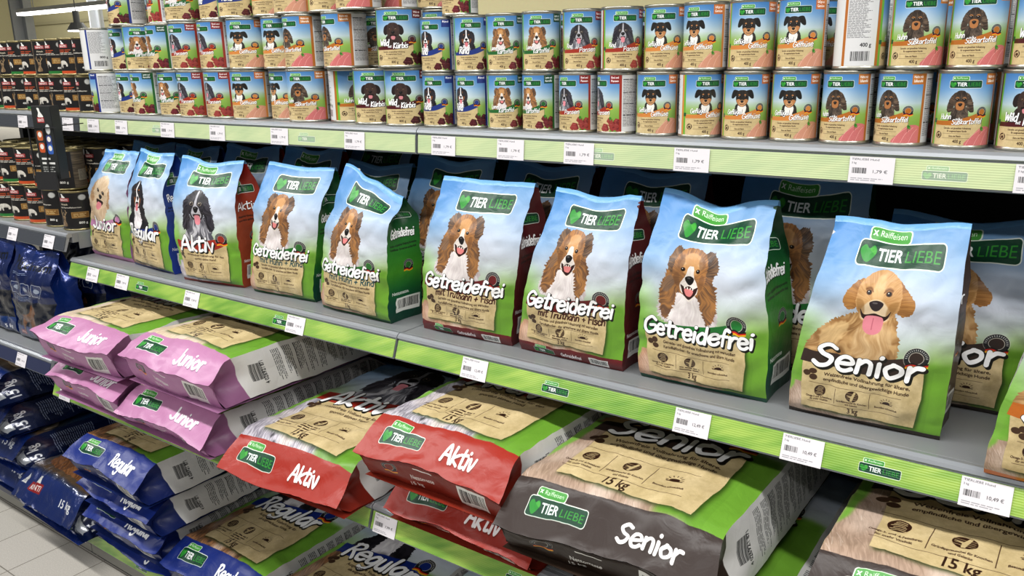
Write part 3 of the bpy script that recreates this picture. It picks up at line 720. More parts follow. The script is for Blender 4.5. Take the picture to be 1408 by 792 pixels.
def art_can(kind, big='400 g'):
    F = CAN[kind]
    W, H = 1180, 512      # whole wrap; front art centred on W/2
    A = Art(W, H, '#dcdcda')
    x0, x1 = int(W * .315), int(W * .685); fw = x1 - x0; cx = (x0 + x1) / 2
    A.vgrad(x0 - 40, 0, x1, H, [(0, '#4a82ba'), (.22, '#719ecb'), (.42, '#b6c8cc'), (.6, '#93b558'), (1, '#6f9c3c')])
    yy, xx = np.mgrid[0:H, x0:x1].astype(np.float32)
    k = np.exp(-(((xx - cx) / (fw * .25)) ** 2 + ((yy / H - .33) / .2) ** 2)) * .5
    r = A.a[:, x0:x1]; r += (np.array([.93, .95, .95], np.float32) - r) * k[..., None]
    u = fw * .178
    dx = {'lamm': -.02, 'rind': -.06}.get(kind, 0)
    dog(A, F['dog'], cx - fw * .07 + fw * dx, H * .385, u)
    # paper and band
    kx1 = x1 - fw * .2
    P = [(x0 - 6, H * .655), (cx, H * .66), (kx1, H * .56), (kx1 + 4, H * .8), (kx1, H), (x0 - 6, H)]
    paper(A, P, 5, '#cdb98c', False)
    bd = np.concatenate([spline([(x0 - 6, H * .66), (cx - fw * .1, H * .64), (kx1 + 4, H * .51)], False, 6), spline([(kx1 + 6, H * .62), (cx, H * .71), (x0 - 6, H * .72)], False, 6)])
    A.edges(np.concatenate([bd, np.roll(bd, -1, 0)], 1), F['c'])
    A.rect(x0 - 14, 0, x0 + 8, H, '#6fb13a'); 
    A.rrect(x0 - 12, H * .63, x0 + 16, H * .69, 3, '#14603a')
    # meat
    rr = random.Random(4)
    mx = x1 - fw * .38
    if kind in ('gefl', 'huhn'):
        for i in range(3):
            A.poly([(mx + fw * (-.06 + .13 * i), H), (mx + fw * (.03 + .12 * i), H * .87), (mx + fw * (.2 + .07 * i), H * .74 + i * 12), (mx + fw * (.4), H * .78 + i * 18), (mx + fw * .4, H)], F['meat'], sm=True, tex=(F['m2'], .9, .75, 91 + i))
            A.line([(mx + fw * (-.05 + .13 * i), H), (mx + fw * (.03 + .12 * i), H * .87), (mx + fw * (.2 + .07 * i), H * .75 + i * 12)], 3, '#f0cdbd' if kind == 'gefl' else '#f2c4c0', .7, sm=True)
    else:
        for i in range(20):
            x = mx + fw * rr.uniform(.0, .38); y = H * (rr.uniform(.80, .99) if x > mx + fw * .1 else rr.uniform(.9, .99))
            s_ = fw * rr.uniform(.05, .075)
            A.poly([(x - s_, y), (x - s_ * .4, y - s_), (x + s_ * .8, y - s_ * .7), (x + s_, y + s_ * .4), (x, y + s_)], F['meat'] if i % 3 else F['m2'], tex=(F['m2'], .6, .8, 95 + i))
            A.line([(x - s_ * .5, y - s_ * .4), (x + s_ * .5, y - s_ * .3)], 2, '#e3b7b4', .5)
    for i in range(5):
        a = -1.2 + i * .5; gx, gy = mx + fw * .17, H * .78
        A.poly([(gx, gy), (gx + math.cos(a) * 14 - 6, gy + math.sin(a) * 16 - 4), (gx + math.cos(a) * 28, gy + math.sin(a) * 26), (gx + math.cos(a) * 14 + 6, gy + math.sin(a) * 16 + 5)], '#2f7a2a' if i % 2 else '#4d9a35', sm=True)
    badge(A, x1 - fw * .22, H * .53, fw * .09, F['c'])
    A.line([(x1 - fw * .2, H * .62), (x1 - fw * .2, H * .84)], 3, '#3a2a1a', .6)
    a, b = F['n']
    if b is None: A.hand(a, x0 + fw * .17, H * .685, H * .125, .16, sx=.9, off=(.07, .08), edge=.1)
    elif kind == 'wild':
        A.hand(a, x0 + fw * .13, H * .64, H * .11, .16, sx=.9, off=(.07, .08), edge=.1); A.hand('mit', x0 + fw * .32, H * .68, H * .04, .17, sx=1); A.hand('Kürbis', x0 + fw * .42, H * .69, H * .095, .17, sx=.85, edge=.1, off=(.07, .08), rise=-.03)
    else:
        A.hand(a.split(' ')[0], x0 + fw * .13, H * .635, H * .075, .135, sx=.9, off=(.05, .06), edge=.0, rise=-.03)
        A.hand(a.split(' ')[1], x0 + fw * (.15 + .085 * 1.02 * sum(HAND[c][0] for c in a.split(' ')[0]) * H / fw), H * .645, H * .036, .14, sx=1, sh='#15140f')
        A.hand(b, x0 + fw * (.44 if len(b) < 8 else .33), H * .705, H * (.078 if len(b) < 10 else .07), .135, sx=.95, off=(.05, .06), edge=.0, rise=-.04, fit=fw * (.36 if len(b) < 10 else .46))
    dk = '#3a2418'
    A.text('Getreide- und glutenfreie Vollnahrung', x0 + fw * .42, H * .77, H * .035, dk, True, fit=fw * .42)
    A.text('für ausgewachsene Hunde', x0 + fw * .42, H * .81, H * .035, dk, True, fit=fw * .3)
    A.line([(x0 + fw * .2, H * .835), (x0 + fw * .62, H * .835)], 1.5, dk); A.line([(x0 + fw * .2, H * .90), (x0 + fw * .62, H * .90)], 1.5, dk)
    A.text('Extra viel Fleisch', x0 + fw * .4, H * .882, H * .035, dk, True, fit=fw * .18)
    A.text(big, x0 + fw * .44, H * .965, H * .065, dk, True, sx=.75)
    icon(A, x0 + fw * .12, H * .86, H * .05, 1)
    A.ell(x0 + fw * .12, H * .86, H * .035, H * .03, '#c9b68a'); A.ell(x0 + fw * .12, H * .865, H * .022, H * .02, '#4a2f1c')
    logo(A, cx - fw * .02, H * .145, fw * .50)
    # flag top right
    fc = F.get('fc', F['c'])
    A.rect(x1 - fw * .2, 0, x1 + 6, H * .15, fc)
    A.text(F['flag'][0], x1 - fw * .095, H * .06, H * .055, '#ffffff', True, fit=fw * .16)
    A.text(F['flag'][1], x1 - fw * .095, H * .12, H * .055, '#ffffff', True, fit=fw * .16) if F['flag'][1] else None
    # frame stripes and back panels
    A.rect(x1, 0, x1 + W * .02, H, F['c'] if kind != 'huhn' else '#b5702c')
    A.rect(x0 - 14 - W * .02, 0, x0 - 14, H, F['c'])
    A.rect(x1 + W * .02, H * .045, x1 + W * .235, H * .96, '#d9d9d9')
    A.fine(x1 + W * .03, H * .08, x1 + W * .2, H * .9, H * .017, '#444448', 7, .75)
    for k in (.07, .3, .5, .7): A.fine(x1 + W * .03, H * k, x1 + W * .16, H * k + 8, H * .03, '#222226', int(k * 10), 1)
    A.rect(x1 + W * .235, 0, x1 + W * .265, H, F['c']); A.rect(x0 - 14 - W * .235, 0, x0 - 14 - W * .215, H, F['c'])
    A.rect(x0 - 14 - W * .215, H * .03, x0 - 14 - W * .035, H * .97, '#d9d9d9')
    A.fine(x0 - W * .22, H * .06, x0 - W * .07, H * .6, H * .018, '#444448', 9, .7)
    A.text(big, x0 - W * .1, H * .72, H * .08, '#222226', True, sx=.9)
    A.barcode(x0 - W * .2, H * .76, x0 - W * .06, H * .98, seed=8, bg='#d9d9d9')
    return A.image('print_can_' + kind + big[:3])

def art_rinti(kind, big):
    W, H = 900, 400
    A = Art(W, H, '#6e6354')
    yy, xx = np.mgrid[0:H, 0:W].astype(np.float32)
    n = .5 * vnoise(yy / 7, xx / 160, 5) + .5 * vnoise(yy / 2.5, xx / 60, 6)
    A.a = (hexc('#6e6250') * (.45 + 1.0 * n[..., None])).astype(np.float32)
    for y in range(0, H, 36): A.rect(0, y, W, y + 2.5, '#2a251e')
    A.rect(W * .72, H * .5, W * .92, H * .8, '#a8a292', .8); A.fine(W * .73, H * .52, W * .91, H * .78, 9, '#3c382f', 4, .7)
    x0, x1 = W * .3, W * .67
    A.rect(x0, 0, x1, H, '#1f1d1c')
    c = {'orange': '#c4562a', 'green': '#2f7a3a', 'black': None}[kind]
    if c: A.rect(x0, H * .92, x1, H, c)
    m = (x0 + x1) / 2; fw = x1 - x0
    A.rrect(m - fw * .38, H * .13, m - fw * .02, H * .24, 4, '#8e1f22'); A.rrect(m - fw * .36, H * .145, m - fw * .04, H * .225, 3, '#d9b0ae')
    A.rrect(m - fw * .355, H * .15, m - fw * .045, H * .22, 3, '#9c2426')
    A.text('RINTI', m - fw * .2, H * .215, H * .075, '#f2e8e4', True, fit=fw * .26)
    A.poly([(m - fw * .26, H * .13), (m - fw * .25, H * .07), (m - fw * .28, H * .03), (m - fw * .22, H * .03), (m - fw * .2, H * .06), (m - fw * .13, H * .13)], '#e8e8e4', sm=True, per=4)
    A.ell(m + fw * .3, H * .13, H * .085, H * .085, '#8a8a86'); A.ell(m + fw * .3, H * .13, H * .07, H * .07, '#c6c6c2')
    A.text('Hirsch', m - fw * .2, H * .34, H * .075, '#d8cdb6', True) if kind == 'black' else A.fine(m - fw * .38, H * .29, m + fw * .2, H * .35, H * .05, '#c4562a', 5, .95)
    A.text('mit Kartoffelsorten', m - fw * .05, H * .42, H * .055, '#ddd8cc', True, fit=fw * .6) if kind == 'black' else A.fine(m - fw * .38, H * .38, m + fw * .3, H * .46, H * .04, '#ddd8cc', 6, .9)
    A.rect(m - fw * .02, H * .53, m + fw * .42, H * .7, '#a8824a'); A.rect(m, H * .55, m + fw * .4, H * .68, '#8a6430'); A.fine(m + fw * .03, H * .575, m + fw * .38, H * .66, H * .035, '#e0c890', 3, .8)
    A.text(big, m + fw * .25, H * .86, H * .085, '#f0efe8', True, sx=.95)
    A.frame(m - fw * .28, H * .68, fw * .14)
    if kind == 'black':
        A.poly([(-.5, -.2), (.5, -.2), (.35, .7), (.7, 2.0), (-.8, 2.0), (-.3, .7)], '#a08a6c', sm=True, jag=.08, tex=('#5c4632', (0, 0), .7, 5))
        A.ell(0, .45, .16, .12, '#1c1512'); A.ell(-.2, .0, .07, .07, '#1c1512'); A.ell(.2, 0, .07, .07, '#1c1512')
        for sgn in (-1, 1):
            A.line([(sgn * .25, -.25), (sgn * .7, -1.0), (sgn * .6, -1.8)], .13, '#b39a76', sm=True)
            A.line([(sgn * .55, -.8), (sgn * 1.0, -1.3)], .1, '#b39a76'); A.line([(sgn * .4, -.5), (sgn * .15, -1.2)], .1, '#b39a76')
    else:
        A.poly([(-1.2, -.3), (.4, -.6), (1.2, .1), (1.3, .9), (.9, .9), (.8, .5), (-.1, .5), (-.1, 1.2), (-.4, 1.2), (-.5, .5), (-1.0, 1.3), (-1.3, 1.2), (-1.2, .4)], '#dedad0', sm=True, jag=.05, tex=('#9a948a', (0, 0), .6, 8))
    A.M = None
    return A.image('print_tin_' + kind + big[:3])

def art_hill():
    """blue sack of the neighbouring range"""
    W, H = 560, 900
    A = Art(W, H, '#0f2350')
    A.vgrad(0, 0, W, H, [(0, '#16367c'), (.3, '#10265c'), (.6, '#12295e'), (.8, '#1c4a8c'), (1, '#0f2250')])
    A.text('Maximum', W * .5, H * .19, W * .2, '#0a1220', True, fit=W * .84)
    A.fine(W * .12, H * .225, W * .6, H * .25, 14, '#b8c2d8', 2, .8)
    for i in range(3):
        x = W * (.12 + i * .24)
        A.rrect(x, H * .33, x + W * .2, H * .46, 8, '#d8dce4'); A.rrect(x + 4, H * .335, x + W * .2 - 4, H * .455, 6, '#15336e')
        A.ell(x + W * .1, H * .395, W * .05, W * .04, '#cfd6e2', .8)
    A.fine(W * .12, H * .48, W * .6, H * .53, 9, '#aab4c8', 3, .8)
    A.poly([(0, H * .56), (W, H * .5), (W, H * .8), (0, H * .84)], '#0e1420', .8)
    A.frame(W * .42, H * .72, W * .13)
    A.poly([(-1.2, -.2), (.3, -.8), (.7, -2.0), (1.1, -1.6), (1.4, -1.9), (1.6, -1.0), (1.3, -.6), (1.3, 1.0), (.9, 2.2), (.4, 2.2), (.5, .8), (-.8, .8), (-1.0, 2.2), (-1.5, 2.2), (-1.5, .4)], '#8a5a34', sm=True, jag=.03, tex=('#5a3820', .8, .7, 6))
    A.M = None
    A.text('5 kg', W * .82, H * .93, W * .09, '#f0f0f0', True)
    A.rrect(W * .12, H * .88, W * .28, H * .93, 4, '#9c2426'); A.text('RINTI', W * .2, H * .915, W * .05, '#f0e8e4', True, fit=W * .12)
    return A.image('print_blue_sack')

def art_hill_large():
    W, H = 500, 870
    A = Art(W, H, '#10244f')
    A.vgrad(0, 0, W, H, [(0, '#16367c'), (.4, '#10265c'), (.6, '#27466c'), (.82, '#6f5a44'), (.86, '#123072'), (1, '#102a66')])
    A.frame(W * .5, H * .62, W * .22)
    A.poly([(-1.8, .4), (-1.2, -.5), (-.2, -.9), (.9, -.6), (1.7, .3), (1.5, 1.3), (-1.6, 1.3)], '#9a6c46', sm=True, jag=.03, tex=('#5a3c26', .8, .7, 6))
    A.poly([(.9, .7), (1.5, .5), (2.1, .9), (1.9, 1.4), (1.1, 1.3)], '#d8c3a8', sm=True)
    A.M = None
    A.text('Maximum', W * .5, H * .3, W * .2, '#0a1220', True, fit=W * .84)
    A.rrect(W * .2, H * .90, W * .40, H * .945, 5, '#9c2426'); A.text('RINTI', W * .3, H * .936, W * .06, '#f0e8e4', True, fit=W * .16)
    A.poly([(W * .27, H * .90), (W * .28, H * .865), (W * .32, H * .865), (W * .34, H * .90)], '#e6e6e2')
    A.poly([(W * .03, H * .93), (W * .08, H * .87), (W * .13, H * .93)], '#e6e6e2'); A.fine(W * .05, H * .905, W * .11, H * .925, 6, '#33415e', 3)
    A.text('15 kg', W * .78, H * .94, W * .09, '#f0f0f0', True)
    return A.image('print_blue_sack_large')

def art_hill_side():
    W, H = 900, 220
    A = Art(W, H, '#10224e')
    A.text('15 kg', W * .12, H * .6, H * .3, '#eef0f4', True, rot=-PI / 2)
    A.rect(W * .02, H * .2, W * .06, H * .8, '#c8ccd2')
    A.fine(W * .2, H * .12, W * .42, H * .88, 10, '#b4bcd0', 3, .8, vert=True)
    A.fine(W * .5, H * .12, W * .75, H * .88, 10, '#b4bcd0', 5, .8, vert=True)
    return A.image('print_blue_sack_side')

def art_rail(seed, lx, painted_glare=0.0, wide=False):
    """green insert strip of a shelf rail, metres 1.32 x .04; lx = logo centres 0..1"""
    W, H = (3300 if not wide else 4800), 100
    A = Art(W, H, '#9cc84c')
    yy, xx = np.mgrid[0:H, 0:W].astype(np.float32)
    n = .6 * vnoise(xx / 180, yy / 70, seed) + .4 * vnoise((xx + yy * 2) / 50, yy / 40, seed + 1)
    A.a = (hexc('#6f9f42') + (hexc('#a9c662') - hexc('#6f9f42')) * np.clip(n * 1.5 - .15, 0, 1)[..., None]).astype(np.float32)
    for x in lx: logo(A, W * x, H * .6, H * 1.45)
    A.a += (hexc('#dfe4cf') - A.a) * painted_glare  # pale wash over the strip: lamp glare painted into the colour
    return A.image('print_rail')

def art_tag(seed, price):
    W, H = 180, 116
    A = Art(W, H, '#e6e3e6')
    A.text('TIERLIEBE Hund', 8, 16, 13, '#55555a', anchor='l', fit=110)
    A.text('3 kg', 8, 32, 12, '#55555a', anchor='l')
    A.barcode(8, 44, 76, 84, seed=seed, bg='#e6e3e6')
    A.text(price, 92, 70, 20, '#2a2a2e', anchor='l', fit=62)
    A.fine(10, 94, 150, 108, 8, '#8a8a90', seed, .7)
    return A.image('print_tag')

# ------------------------------------------------------------------ materials
def mat(name, col=(.8, .8, .8), rough=.5, metal=0.0, spec=.5, emit=0.0, img=None, bump=None, coat=0.0, noise=0.0):
    m = bpy.data.materials.new(name); m.use_nodes = True
    nt = m.node_tree; b = nt.nodes['Principled BSDF']
    if isinstance(col, str):
        c = hexc(col); col = tuple(float(v / 12.92 if v <= .04045 else ((v + .055) / 1.055) ** 2.4) for v in c)
    b.inputs['Base Color'].default_value = (*col, 1)
    b.inputs['Roughness'].default_value = rough
    b.inputs['Metallic'].default_value = metal
    b.inputs['Specular IOR Level'].default_value = spec
    b.inputs['Coat Weight'].default_value = coat
    b.inputs['Coat Roughness'].default_value = .12
    if emit:
        b.inputs['Emission Color'].default_value = (*col, 1); b.inputs['Emission Strength'].default_value = emit
    if img is not None:
        t = nt.nodes.new('ShaderNodeTexImage'); t.image = img; t.extension = 'EXTEND'
        nt.links.new(t.outputs[0], b.inputs['Base Color'])
    tc = nt.nodes.new('ShaderNodeTexCoord')
    if noise:
        n = nt.nodes.new('ShaderNodeTexNoise'); n.inputs['Scale'].default_value = 18; n.inputs['Detail'].default_value = 6
        nt.links.new(tc.outputs['Object'], n.inputs['Vector'])
        mx = nt.nodes.new('ShaderNodeMixRGB'); mx.blend_type = 'MULTIPLY'; mx.inputs[0].default_value = noise
        mx.inputs[1].default_value = (*col, 1); nt.links.new(n.outputs['Color'], mx.inputs[2]); nt.links.new(mx.outputs[0], b.inputs['Base Color'])
    if bump:
        sc, st, kind = bump
        if kind == 'foil':
            n = nt.nodes.new('ShaderNodeTexNoise'); n.inputs['Scale'].default_value = sc; n.inputs['Detail'].default_value = 3; n.inputs['Distortion'].default_value = 1.4
            nt.links.new(tc.outputs['Object'], n.inputs['Vector'])
            src = n.outputs['Fac']
        elif kind == 'wave':
            n = nt.nodes.new('ShaderNodeTexWave'); n.bands_direction = 'Z'; n.inputs['Scale'].default_value = sc; n.inputs['Distortion'].default_value = .3
            nt.links.new(tc.outputs['Object'], n.inputs['Vector']); src = n.outputs['Fac']
        bp = nt.nodes.new('ShaderNodeBump'); bp.inputs['Strength'].default_value = st; bp.inputs['Distance'].default_value = .01
        nt.links.new(src, bp.inputs['Height']); nt.links.new(bp.outputs[0], b.inputs['Normal'])
    return m

# ------------------------------------------------------------------ mesh helpers
def new_obj(name, V, F, m, parent=None, uv=None, smooth_=True, loc=None):
    me = bpy.data.meshes.new(name)
    me.from_pydata([tuple(map(float, v)) for v in V], [], [tuple(f) for f in F])
    if uv is not None:
        ul = me.uv_layers.new(name='UVMap')
        li = np.empty(len(me.loops), np.int32); me.loops.foreach_get('vertex_index', li)
        ul.data.foreach_set('uv', np.asarray(uv, np.float32)[li].ravel())
    if smooth_: me.polygons.foreach_set('use_smooth', [True] * len(me.polygons))
    ms = m if isinstance(m, (list, tuple)) else [m]
    for x in ms: me.materials.append(x)
    o = bpy.data.objects.new(name, me); COL.objects.link(o)
    if parent is not None: o.parent = parent
    if loc is not None: o.location = loc
    return o

def empty(name, loc=(0, 0, 0), rz=0.0):
    o = bpy.data.objects.new(name, None); COL.objects.link(o)
    o.empty_display_size = .05
    o.location = loc; o.rotation_euler = (0, 0, rz)
    return o

def tag(o, label, cat, group=None, kind=None):
    if kind: o['kind'] = kind
    if label: o['label'] = label
    if cat: o['category'] = cat
    if group: o['group'] = group
    return o

def grid(P, flip=False):
    """P (n, m, 3) -> verts, faces"""
    n, m = P.shape[:2]
    V = P.reshape(-1, 3); F = []
    for i in range(n - 1):
        for j in range(m - 1):
            a = i * m + j
            q = (a, a + 1, a + m + 1, a + m)
            F.append(q[::-1] if flip else q)
    return V, F

class MB:
    def __init__(s): s.V = []; s.F = []; s.U = []
    def box(s, x0, y0, z0, x1, y1, z1):
        b = len(s.V)
        s.V += [(x0, y0, z0), (x1, y0, z0), (x1, y1, z0), (x0, y1, z0), (x0, y0, z1), (x1, y0, z1), (x1, y1, z1), (x0, y1, z1)]
        s.F += [tuple(b + i for i in f) for f in ((0, 3, 2, 1), (4, 5, 6, 7), (0, 1, 5, 4), (1, 2, 6, 5), (2, 3, 7, 6), (3, 0, 4, 7))]
        return s
    def prism(s, prof, x0, x1):
        """profile of (y, z) points extruded along x"""
        b = len(s.V); n = len(prof)
        s.V += [(x0, y, z) for y, z in prof] + [(x1, y, z) for y, z in prof]
        s.F += [(b + i, b + (i + 1) % n, b + n + (i + 1) % n, b + n + i) for i in range(n)]
        s.F += [tuple(b + i for i in range(n))[::-1], tuple(b + n + i for i in range(n))]
        return s
    def cyl(s, cx, cy, z0, z1, r, n=24, r2=None):
        b = len(s.V); r2 = r if r2 is None else r2
        for z, q in ((z0, r), (z1, r2)):
            s.V += [(cx + q * math.cos(2 * PI * i / n), cy + q * math.sin(2 * PI * i / n), z) for i in range(n)]
        s.F += [(b + i, b + (i + 1) % n, b + n + (i + 1) % n, b + n + i) for i in range(n)]
        s.F += [tuple(b + i for i in range(n))[::-1], tuple(b + n + i for i in range(n))]
        return s
    def build(s, name, m, parent=None, bev=0.0, loc=None):
        o = new_obj(name, s.V, s.F, m, parent, smooth_=False, loc=loc)
        if bev:
            bv = o.modifiers.new('bevel', 'BEVEL'); bv.width = bev; bv.segments = 2; bv.limit_method = 'ANGLE'
        return o

# ------------------------------------------------------------------ setting
ZA, ZB, ZC, ZD = 1.383, 0.968, 0.622, 0.112
YA, YB, YC, YD = 1.30, 1.21, 1.107, 1.131
YBACK = 1.76
BAYS = (-3.83, -2.505, -1.178, 0.149, 1.476)

def tile_mat():
    m = mat('floor_tiles', '#b7b1a4', .45)
    nt = m.node_tree; b = nt.nodes['Principled BSDF']
    tc = nt.nodes.new('ShaderNodeTexCoord'); mp = nt.nodes.new('ShaderNodeMapping')
    mp.inputs['Location'].default_value = (-.146 / 1, -.132, 0)
    br = nt.nodes.new('ShaderNodeTexBrick'); br.offset = 0; br.inputs['Scale'].default_value = 1.0
    br.inputs['Mortar Size'].default_value = .0018; br.inputs['Brick Width'].default_value = .2; br.inputs['Row Height'].default_value = .2
    br.inputs['Color1'].default_value = (.44, .415, .37, 1); br.inputs['Color2'].default_value = (.415, .395, .35, 1); br.inputs['Mortar'].default_value = (.16, .145, .12, 1)
    nt.links.new(tc.outputs['Object'], mp.inputs[0]); nt.links.new(mp.outputs[0], br.inputs[0])
    n = nt.nodes.new('ShaderNodeTexNoise'); n.inputs['Scale'].default_value = 260; nt.links.new(tc.outputs['Object'], n.inputs[0])
    mx = nt.nodes.new('ShaderNodeMixRGB'); mx.blend_type = 'OVERLAY'; mx.inputs[0].default_value = .28
    nt.links.new(br.outputs[0], mx.inputs[1]); nt.links.new(n.outputs[0], mx.inputs[2]); nt.links.new(mx.outputs[0], b.inputs['Base Color'])
    return m

f = MB().box(-34, -3.2, -.05, 6, 18, 0).build('floor', tile_mat()); f['kind'] = 'structure'
M_wall = mat('beige_wall', '#a39c78', .8, noise=.12)
w_ = MB().box(-34, 16.0, 0, 6, 16.2, 5.2).build('wall_back', M_wall); w_['kind'] = 'structure'
w_ = MB().box(-34.2, -3.2, 0, -34, 16, 5.2).build('wall_left', M_wall); w_['kind'] = 'structure'
w_ = MB().box(-34, 15.9, 2.95, 6, 15.99, 3.05).build('trim_1', mat('wall_rail', '#8d8768', .7)); w_['kind'] = 'structure'
w_ = MB().box(-34, 2.6, 5.2, 6, 18, 5.3).build('ceiling', mat('ceiling', '#b9b8b0', .8)); w_['kind'] = 'structure'
M_col = mat('column_paint', '#b0b4b8', .5, noise=.1)
for i, (x, y, lab) in enumerate(((-17.6, 8.3, 'pale grey steel column behind the black tins, nearest the left edge'), (-24.3, 13.5, 'grey steel column on the far wall, right of the nearer column'))):
    o = MB().box(x - .16, y - .02, 0, x + .16, y + .02, 5.2).box(x - .03, y - .2, 0, x + .03, y + .2, 5.2).build('steel_column', M_col)
    tag(o, lab, 'column')
# hanging lights in the far aisle
M_tube = mat('lamp_tube', (1, .98, .92), emit=6.0); M_white = mat('white_enamel', '#dcdcd8', .35)
def tube_light(x0, x1, y, z, lab):
    e = empty('tube_light', ((x0 + x1) / 2, y, z)); L = (x1 - x0) / 2
    MB().prism([(-.09, .0), (.09, .0), (.05, .07), (-.05, .07)], -L, L).build('lamp_housing', M_white, e)
    MB().prism([(-.07, -.05), (.07, -.05), (.08, .0), (-.08, .0)], -L + .02, L - .02).build('lamp_tube', M_tube, e)
    MB().box(-L * .7, -.006, .07, -L * .7 + .012, .006, 5.2 - z).build('hanger', M_white, e); MB().box(L * .7, -.006, .07, L * .7 + .012, .006, 5.2 - z).build('hanger', M_white, e)
    tag(e, lab, 'light')
tube_light(-16.9, -13.4, 7.95, 2.47, 'long white tube light hanging above the black tins in the far aisle')
tube_light(-12.6, -9.6, 7.0, 2.55, 'short tube light above the long one, cut by the top edge')
e = empty('pendant_lamp', (-14.1, 7.5, 2.07))
MB().cyl(0, 0, 0, .12, .17, 24, .09).cyl(0, 0, .12, .3, .05, 16).cyl(0, 0, .3, 3.1, .008, 8).build('lamp_shade', mat('lamp_grey', '#7c7f82', .4), e)
MB().cyl(0, 0, -.02, 0.0, .15, 24).build('lamp_glass', M_tube, e)
tag(e, 'small grey pendant lamp hanging below the long tube light', 'light')

# ------------------------------------------------------------------ shelving
M_metal = mat('shelf_metal', '#8b8e90', .38, .25, noise=.06)
M_lip = mat('shelf_lip', '#a9adb2', .28, .55)
M_black = mat('black_back_panel', '#0c0c0d', .8)
M_dark = mat('dark_plastic', '#1b1b1d', .5)
M_dkrail = mat('grey_rail_strip', '#3d4046', .25, coat=.5, bump=(60, .1, 'wave'))
M_navy = mat('navy_rail_strip', '#262c4a', .28, coat=.5)
M_plinth = mat('plinth_grey', '#77766f', .45)
M_clear = mat('clear_rail', '#c9d0c4', .15)

def shelf(x0, x1, z, yf, strip, label, group, tilt=.014, rail=.04, name='shelf'):
    """metal board, silver lip and a tilted label rail; z is the board's top"""
    e = empty(name, (x0, yf, z)); L = x1 - x0
    MB().box(.002, .012, -.03, L - .002, YBACK - yf - .03, 0).build('shelf_board', M_metal, e, .002)
    MB().prism([(.012, .0), (.002, .001), (-.004, -.003), (-.006, -.008), (-.002, -.012), (.012, -.012)], .001, L - .001).build('front_lip', M_lip, e)
    # rail body behind the strip
    MB().prism([(-.003, -.011), (-.003 - tilt, -.011 - rail), (.003 - tilt, -.013 - rail), (.006, -.012)], .003, L - .003).build('price_rail', M_lip, e)
    V = []; U = []
    for i in range(2):
        for (y, zz, v) in ((-.0045, -.0125, 1), (-.0045 - tilt * .93, -.011 - rail * .93, 0)):
            V.append((.004 + i * (L - .008), y, zz)); U.append((i, v))
    o = new_obj('rail_strip', V, [(0, 1, 3, 2)], strip, e, uv=U, smooth_=False)
    sd = o.modifiers.new('s', 'SOLIDIFY'); sd.thickness = .0008; sd.offset = 1
    MB().box(.0, .03, -.05, .003, YBACK - yf - .04, -.003).build('side_bracket', M_metal, e)
    MB().box(L - .003, .03, -.05, L, YBACK - yf - .04, -.003).build('side_bracket', M_metal, e)
    tag(e, label, 'shelf', group)
    return e

def strip_mat(seed, lx, gloss=.22, coat=.6, painted_glare=0.0, wide=False):
    m = mat('green_rail_strip', rough=gloss, img=art_rail(seed, lx, painted_glare, wide), coat=coat, bump=(95, .12, 'wave'))
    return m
XA = (-2.10, -1.51, -.75, -.20); XB = (-2.12, -1.54, -.784, -.225); XC = -.80   # logo places on the rails
def fr(x0, L, xs): return [(x - x0) / L for x in xs]
LW = BAYS[3] + .6 - BAYS[2]
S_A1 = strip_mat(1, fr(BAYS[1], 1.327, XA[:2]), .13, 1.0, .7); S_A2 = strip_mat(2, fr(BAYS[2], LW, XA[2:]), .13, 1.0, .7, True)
S_B1 = strip_mat(3, fr(BAYS[1], 1.327, XB[:2])); S_B2 = strip_mat(4, fr(BAYS[2], LW, XB[2:]), wide=True)
S_C = strip_mat(5, (.12, .5)); S_C2 = strip_mat(7, fr(BAYS[2], LW, (XC,)), wide=True); S_D = strip_mat(6, (.235, .7))
LB = (('dark', 'left'), ('left', 'left'), ('right', 'right'))
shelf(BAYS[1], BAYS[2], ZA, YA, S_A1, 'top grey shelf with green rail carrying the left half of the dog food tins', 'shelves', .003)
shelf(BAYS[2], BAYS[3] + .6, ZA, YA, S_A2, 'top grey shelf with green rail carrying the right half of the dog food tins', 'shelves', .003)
shelf(BAYS[0], BAYS[1], ZA, YA, M_dkrail, 'top shelf with dark rail carrying the small black tins', 'shelves', .003)
shelf(BAYS[1], BAYS[2], ZB, YB, S_B1, 'middle shelf under the small standing bags, green rail, left of the joint', 'shelves')
shelf(BAYS[2], BAYS[3] + .6, ZB, YB, S_B2, 'middle shelf under the large standing bags, green rail, right of the joint', 'shelves')
shelf(BAYS[0], BAYS[1], ZB + .072, YB, M_dkrail, 'shelf with dark grey rail carrying the large black tins', 'shelves')
shelf(BAYS[1], BAYS[2], ZC, YC, S_C, 'lower shelf with green rail under the pink sacks', 'shelves')
shelf(BAYS[2], BAYS[3] + .6, ZC, YC, S_C2, 'lower shelf with green rail under the red and large brown sacks', 'shelves')
shelf(BAYS[0], BAYS[1], ZC + .055, YC, M_navy, 'lower shelf with navy rail under the standing blue sacks', 'shelves')
for x0, x1, st, lab in ((BAYS[0], BAYS[1], M_navy, 'bottom shelf with navy rail under the lying blue foil sacks'), (BAYS[1], BAYS[2], S_D, 'bottom shelf with green rail under the stacked blue sacks'), (BAYS[2], BAYS[3] + .6, S_D, 'bottom shelf below the lowest large brown sacks')):
    e = shelf(x0, x1, ZD, YD - .005, st, lab, 'shelves', .010, .034, name='base_shelf')
    MB().box(.002, .0, -ZD + .018, x1 - x0 - .002, .02, -.045).build('plinth_panel', M_plinth, e, .002)
    MB().box(.004, .012, -ZD + .0, x1 - x0 - .004, .03, -ZD + .02).build('kick_strip', M_dark, e)
